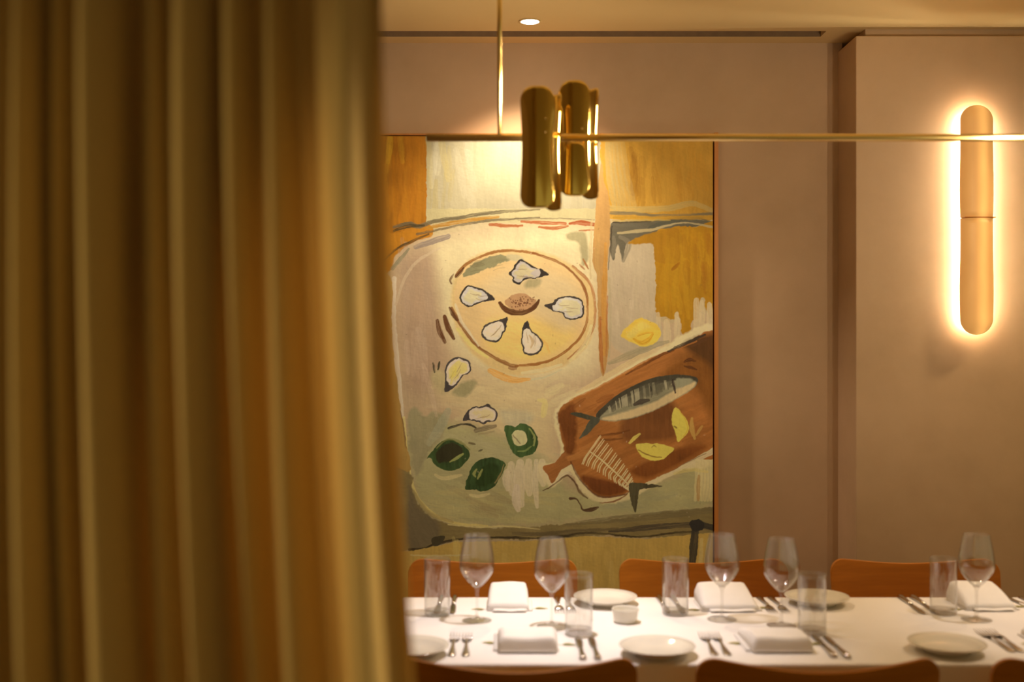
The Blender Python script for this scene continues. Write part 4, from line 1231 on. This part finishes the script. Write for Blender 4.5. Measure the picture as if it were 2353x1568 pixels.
def shade_pair(dx):
    D1, D2 = 2.85, 2.985
    c1 = (1243.5 - CX) * D1 / F + dx; c2 = (1331 - CX) * D2 / F + dx
    for (fx, bx, cy_, ya, yb, fh, dd) in ((1234.5, 1243.5, D1 + .012, 205, 482, .0412, D1), (1319, 1331, D2 + .012, 192, 455, .0395, D2)):
        z1 = CH + (CY - ya) * (dd) / F; z0 = CH + (CY - yb) * (dd) / F
        cx_ = (fx - CX) * dd / F + dx; cb = (bx - CX) * dd / F + dx
        R = .0505
        ha = math.asin(fh / R)
        sh = wpart('lamp_shade', shade_bm(cx_, cy_, z0, z1, R, -PI / 2 - ha, -PI / 2 + ha, .036), M['brass'])
        wpart('rear_shade', shade_bm(cb + .003, cy_ - .002, z0 + .002, z1 - .006, .0475, math.radians(-18), math.radians(92), .036), M['brass'])
        zc = (z0 + z1) / 2
        off_ = Vector(pend.location)
        for zz in (BZ + .028, BZ - .006):
            s = lathe([(0, .0025), (.0025, .002), (.0032, 0), (0, 0)], 14)
            a = math.radians(-68)
            s.transform(Matrix.Translation((cx_ + R * math.cos(a) - off_.x, cy_ + R * math.sin(a) - off_.y, zz - off_.z)) @ Matrix.Rotation(a, 4, 'Z') @ Matrix.Rotation(PI / 2, 4, 'Y'))
            obj('screw', s, M['brass_satin'], sh)
        wpart('lamp_tube', rod((cx_, cy_ + .004, z0 + .10), (cx_, cy_ + .004, z1 - .045), .011, n=20), M['lamp_white'])
    wpart('bracket', rod((c1, D1 - .02, BZ), (c2, D2 + .02, BZ), .006), M['brass_satin'])
shade_pair(0.0)
shade_pair(1.35)

# ------------------------------------------------------------------ wall sconce
SY = 4.172
sx_ = (2246.5 - CX) * SY / F
sz1 = CH + (CY - 240) * SY / F; sz0 = CH + (CY - 770) * SY / F; szm = CH + (CY - 501) * SY / F
sc_root = empty('wall_sconce', (sx_, PY, (sz0 + sz1) / 2), 0, 'tall glowing tan capsule wall lamp with a bright halo on the plaster', 'wall lamp')
def capsule_half(z0, z1, cap_top, R=.0595):
    """half-round shell open to the wall, one end closed by a rounded cap"""
    bm = bmesh.new()
    nz, na = 30, 26
    h = z1 - z0
    g = {}
    for s, t in ((0, 0), (1, .004)):
        for j in range(nz + 1):
            v = (j / nz)
            z = z0 + h * (1 - (1 - v) ** 1.6 if cap_top else v ** 1.6)
            e = (z1 - z) if cap_top else (z - z0)
            k = math.sqrt(max(0.0, 1 - (1 - min(1, e / .058)) ** 2)) * (1 - .05 * max(0, 1 - (e / h)) ** 0 * math.sin(e / h * 3.1) * -.5)
            k *= 1 + .02 * math.sin(z * 17)
            rr = max(.0004, (R - t) * k)
            for i in range(na + 1):
                a = PI + PI * i / na
                g[s, j, i] = bm.verts.new((rr * math.cos(a), SY - PY + .012 + rr * math.sin(a) * .62, z))
    for s in (0, 1):
        for j in range(nz):
            for i in range(na):
                bm.faces.new((g[s, j, i], g[s, j, i+1], g[s, j+1, i+1], g[s, j+1, i]))
    for j in range(nz):
        for i in (0, na):
            bm.faces.new((g[0, j, i], g[0, j+1, i], g[1, j+1, i], g[1, j, i]))
    for j in (0, nz):
        for i in range(na):
            bm.faces.new((g[0, j, i], g[1, j, i], g[1, j, i+1], g[0, j, i+1]))
    bmesh.ops.remove_doubles(bm, verts=bm.verts, dist=1e-5)
    bmesh.ops.recalc_face_normals(bm, faces=bm.faces)
    return bm
zc = (sz0 + sz1) / 2
ms = bpy.data.materials.new('glowing_resin'); ms.use_nodes = True
nt = ms.node_tree; b = nt.nodes['Principled BSDF']
b.inputs['Base Color'].default_value = (.66, .36, .13, 1); b.inputs['Roughness'].default_value = .45
b.inputs['Emission Color'].default_value = (1.0, .50, .13, 1)
tc = nt.nodes.new('ShaderNodeTexCoord'); mp = nt.nodes.new('ShaderNodeMapping'); mp.inputs['Scale'].default_value = (9, 9, 3.0)
nz = nt.nodes.new('ShaderNodeTexNoise'); nz.inputs['Scale'].default_value = 1.3; nz.inputs['Detail'].default_value = 2
sx3 = nt.nodes.new('ShaderNodeSeparateXYZ')
ma1 = nt.nodes.new('ShaderNodeMath'); ma1.operation = 'MULTIPLY_ADD'; ma1.inputs[1].default_value = 8.4; ma1.inputs[2].default_value = 0.5
rp = nt.nodes.new('ShaderNodeValToRGB'); rp.color_ramp.interpolation = 'EASE'
for k, (p_, v_) in enumerate(((0.0, .28), (.28, .38), (.60, .80), (.86, .40), (1.0, .29))):
    e = rp.color_ramp.elements[k] if k < 2 else rp.color_ramp.elements.new(p_)
    e.position = p_; e.color = (v_, v_, v_, 1)
mr = nt.nodes.new('ShaderNodeMapRange'); mr.inputs['From Min'].default_value = .3; mr.inputs['From Max'].default_value = .7
mr.inputs['To Min'].default_value = .72; mr.inputs['To Max'].default_value = 1.05
mu = nt.nodes.new('ShaderNodeMath'); mu.operation = 'MULTIPLY'
nt.links.new(tc.outputs['Object'], sx3.inputs[0]); nt.links.new(sx3.outputs[0], ma1.inputs[0]); nt.links.new(ma1.outputs[0], rp.inputs[0])
nt.links.new(tc.outputs['Object'], mp.inputs[0]); nt.links.new(mp.outputs[0], nz.inputs['Vector'])
nt.links.new(nz.outputs['Fac'], mr.inputs['Value']); nt.links.new(mr.outputs[0], mu.inputs[0]); nt.links.new(rp.outputs[0], mu.inputs[1])
nt.links.new(mu.outputs[0], b.inputs['Emission Strength'])
obj('shade', capsule_half(szm - zc + .0015, sz1 - zc, True), ms, sc_root)
obj('shade', capsule_half(sz0 - zc, szm - zc - .0015, False), ms, sc_root)
obj('seam', boxes((-.0565, .0565, SY - PY - .026, SY - PY + .010, szm - zc - .0016, szm - zc + .0016)), M['wood'], sc_root, smooth=False)
obj('backplate', boxes((-.022, .022, -.012, 0, sz0 - zc + .07, sz1 - zc - .07)), M['brass_satin'], sc_root, smooth=False, bevel=.003)
obj('arm', boxes((-.008, .008, SY - PY + .004, -.012, szm - zc - .01, szm - zc + .01)), M['brass_satin'], sc_root, smooth=False)
M['sconce_led'] = emit('sconce_led', (1.0, .82, .55), 115)
for s in (-1, 1):
    obj('light_strip', boxes((s * .038 - .004, s * .038 + .004, -.022, -.016, sz0 - zc + .045, sz1 - zc - .045)), M['sconce_led'], sc_root, smooth=False)
for z in (sz0 - zc + .045, sz1 - zc - .045):
    obj('light_strip', boxes((-.034, .034, -.022, -.016, z - .004, z + .004)), M['sconce_led'], sc_root, smooth=False)

# ------------------------------------------------------------------ ceiling downlights
def downlight(x, y, lb):
    r = empty('ceiling_downlight', (x, y, CEIL), 0, lb, 'ceiling light')
    obj('trim_ring', lathe([(.034, -.0005), (.041, -.0005), (.0415, -.002), (.041, -.0035), (.034, -.0035)], 48, close=True), M['ceiling'], r)
    obj('lens', lathe([(0, -.003), (.0335, -.003), (.0335, -.0015), (0, -.0015)], 48), M['lens'], r)
downlight(0.066, 4.15, 'small round bright recessed ceiling light before the painting')
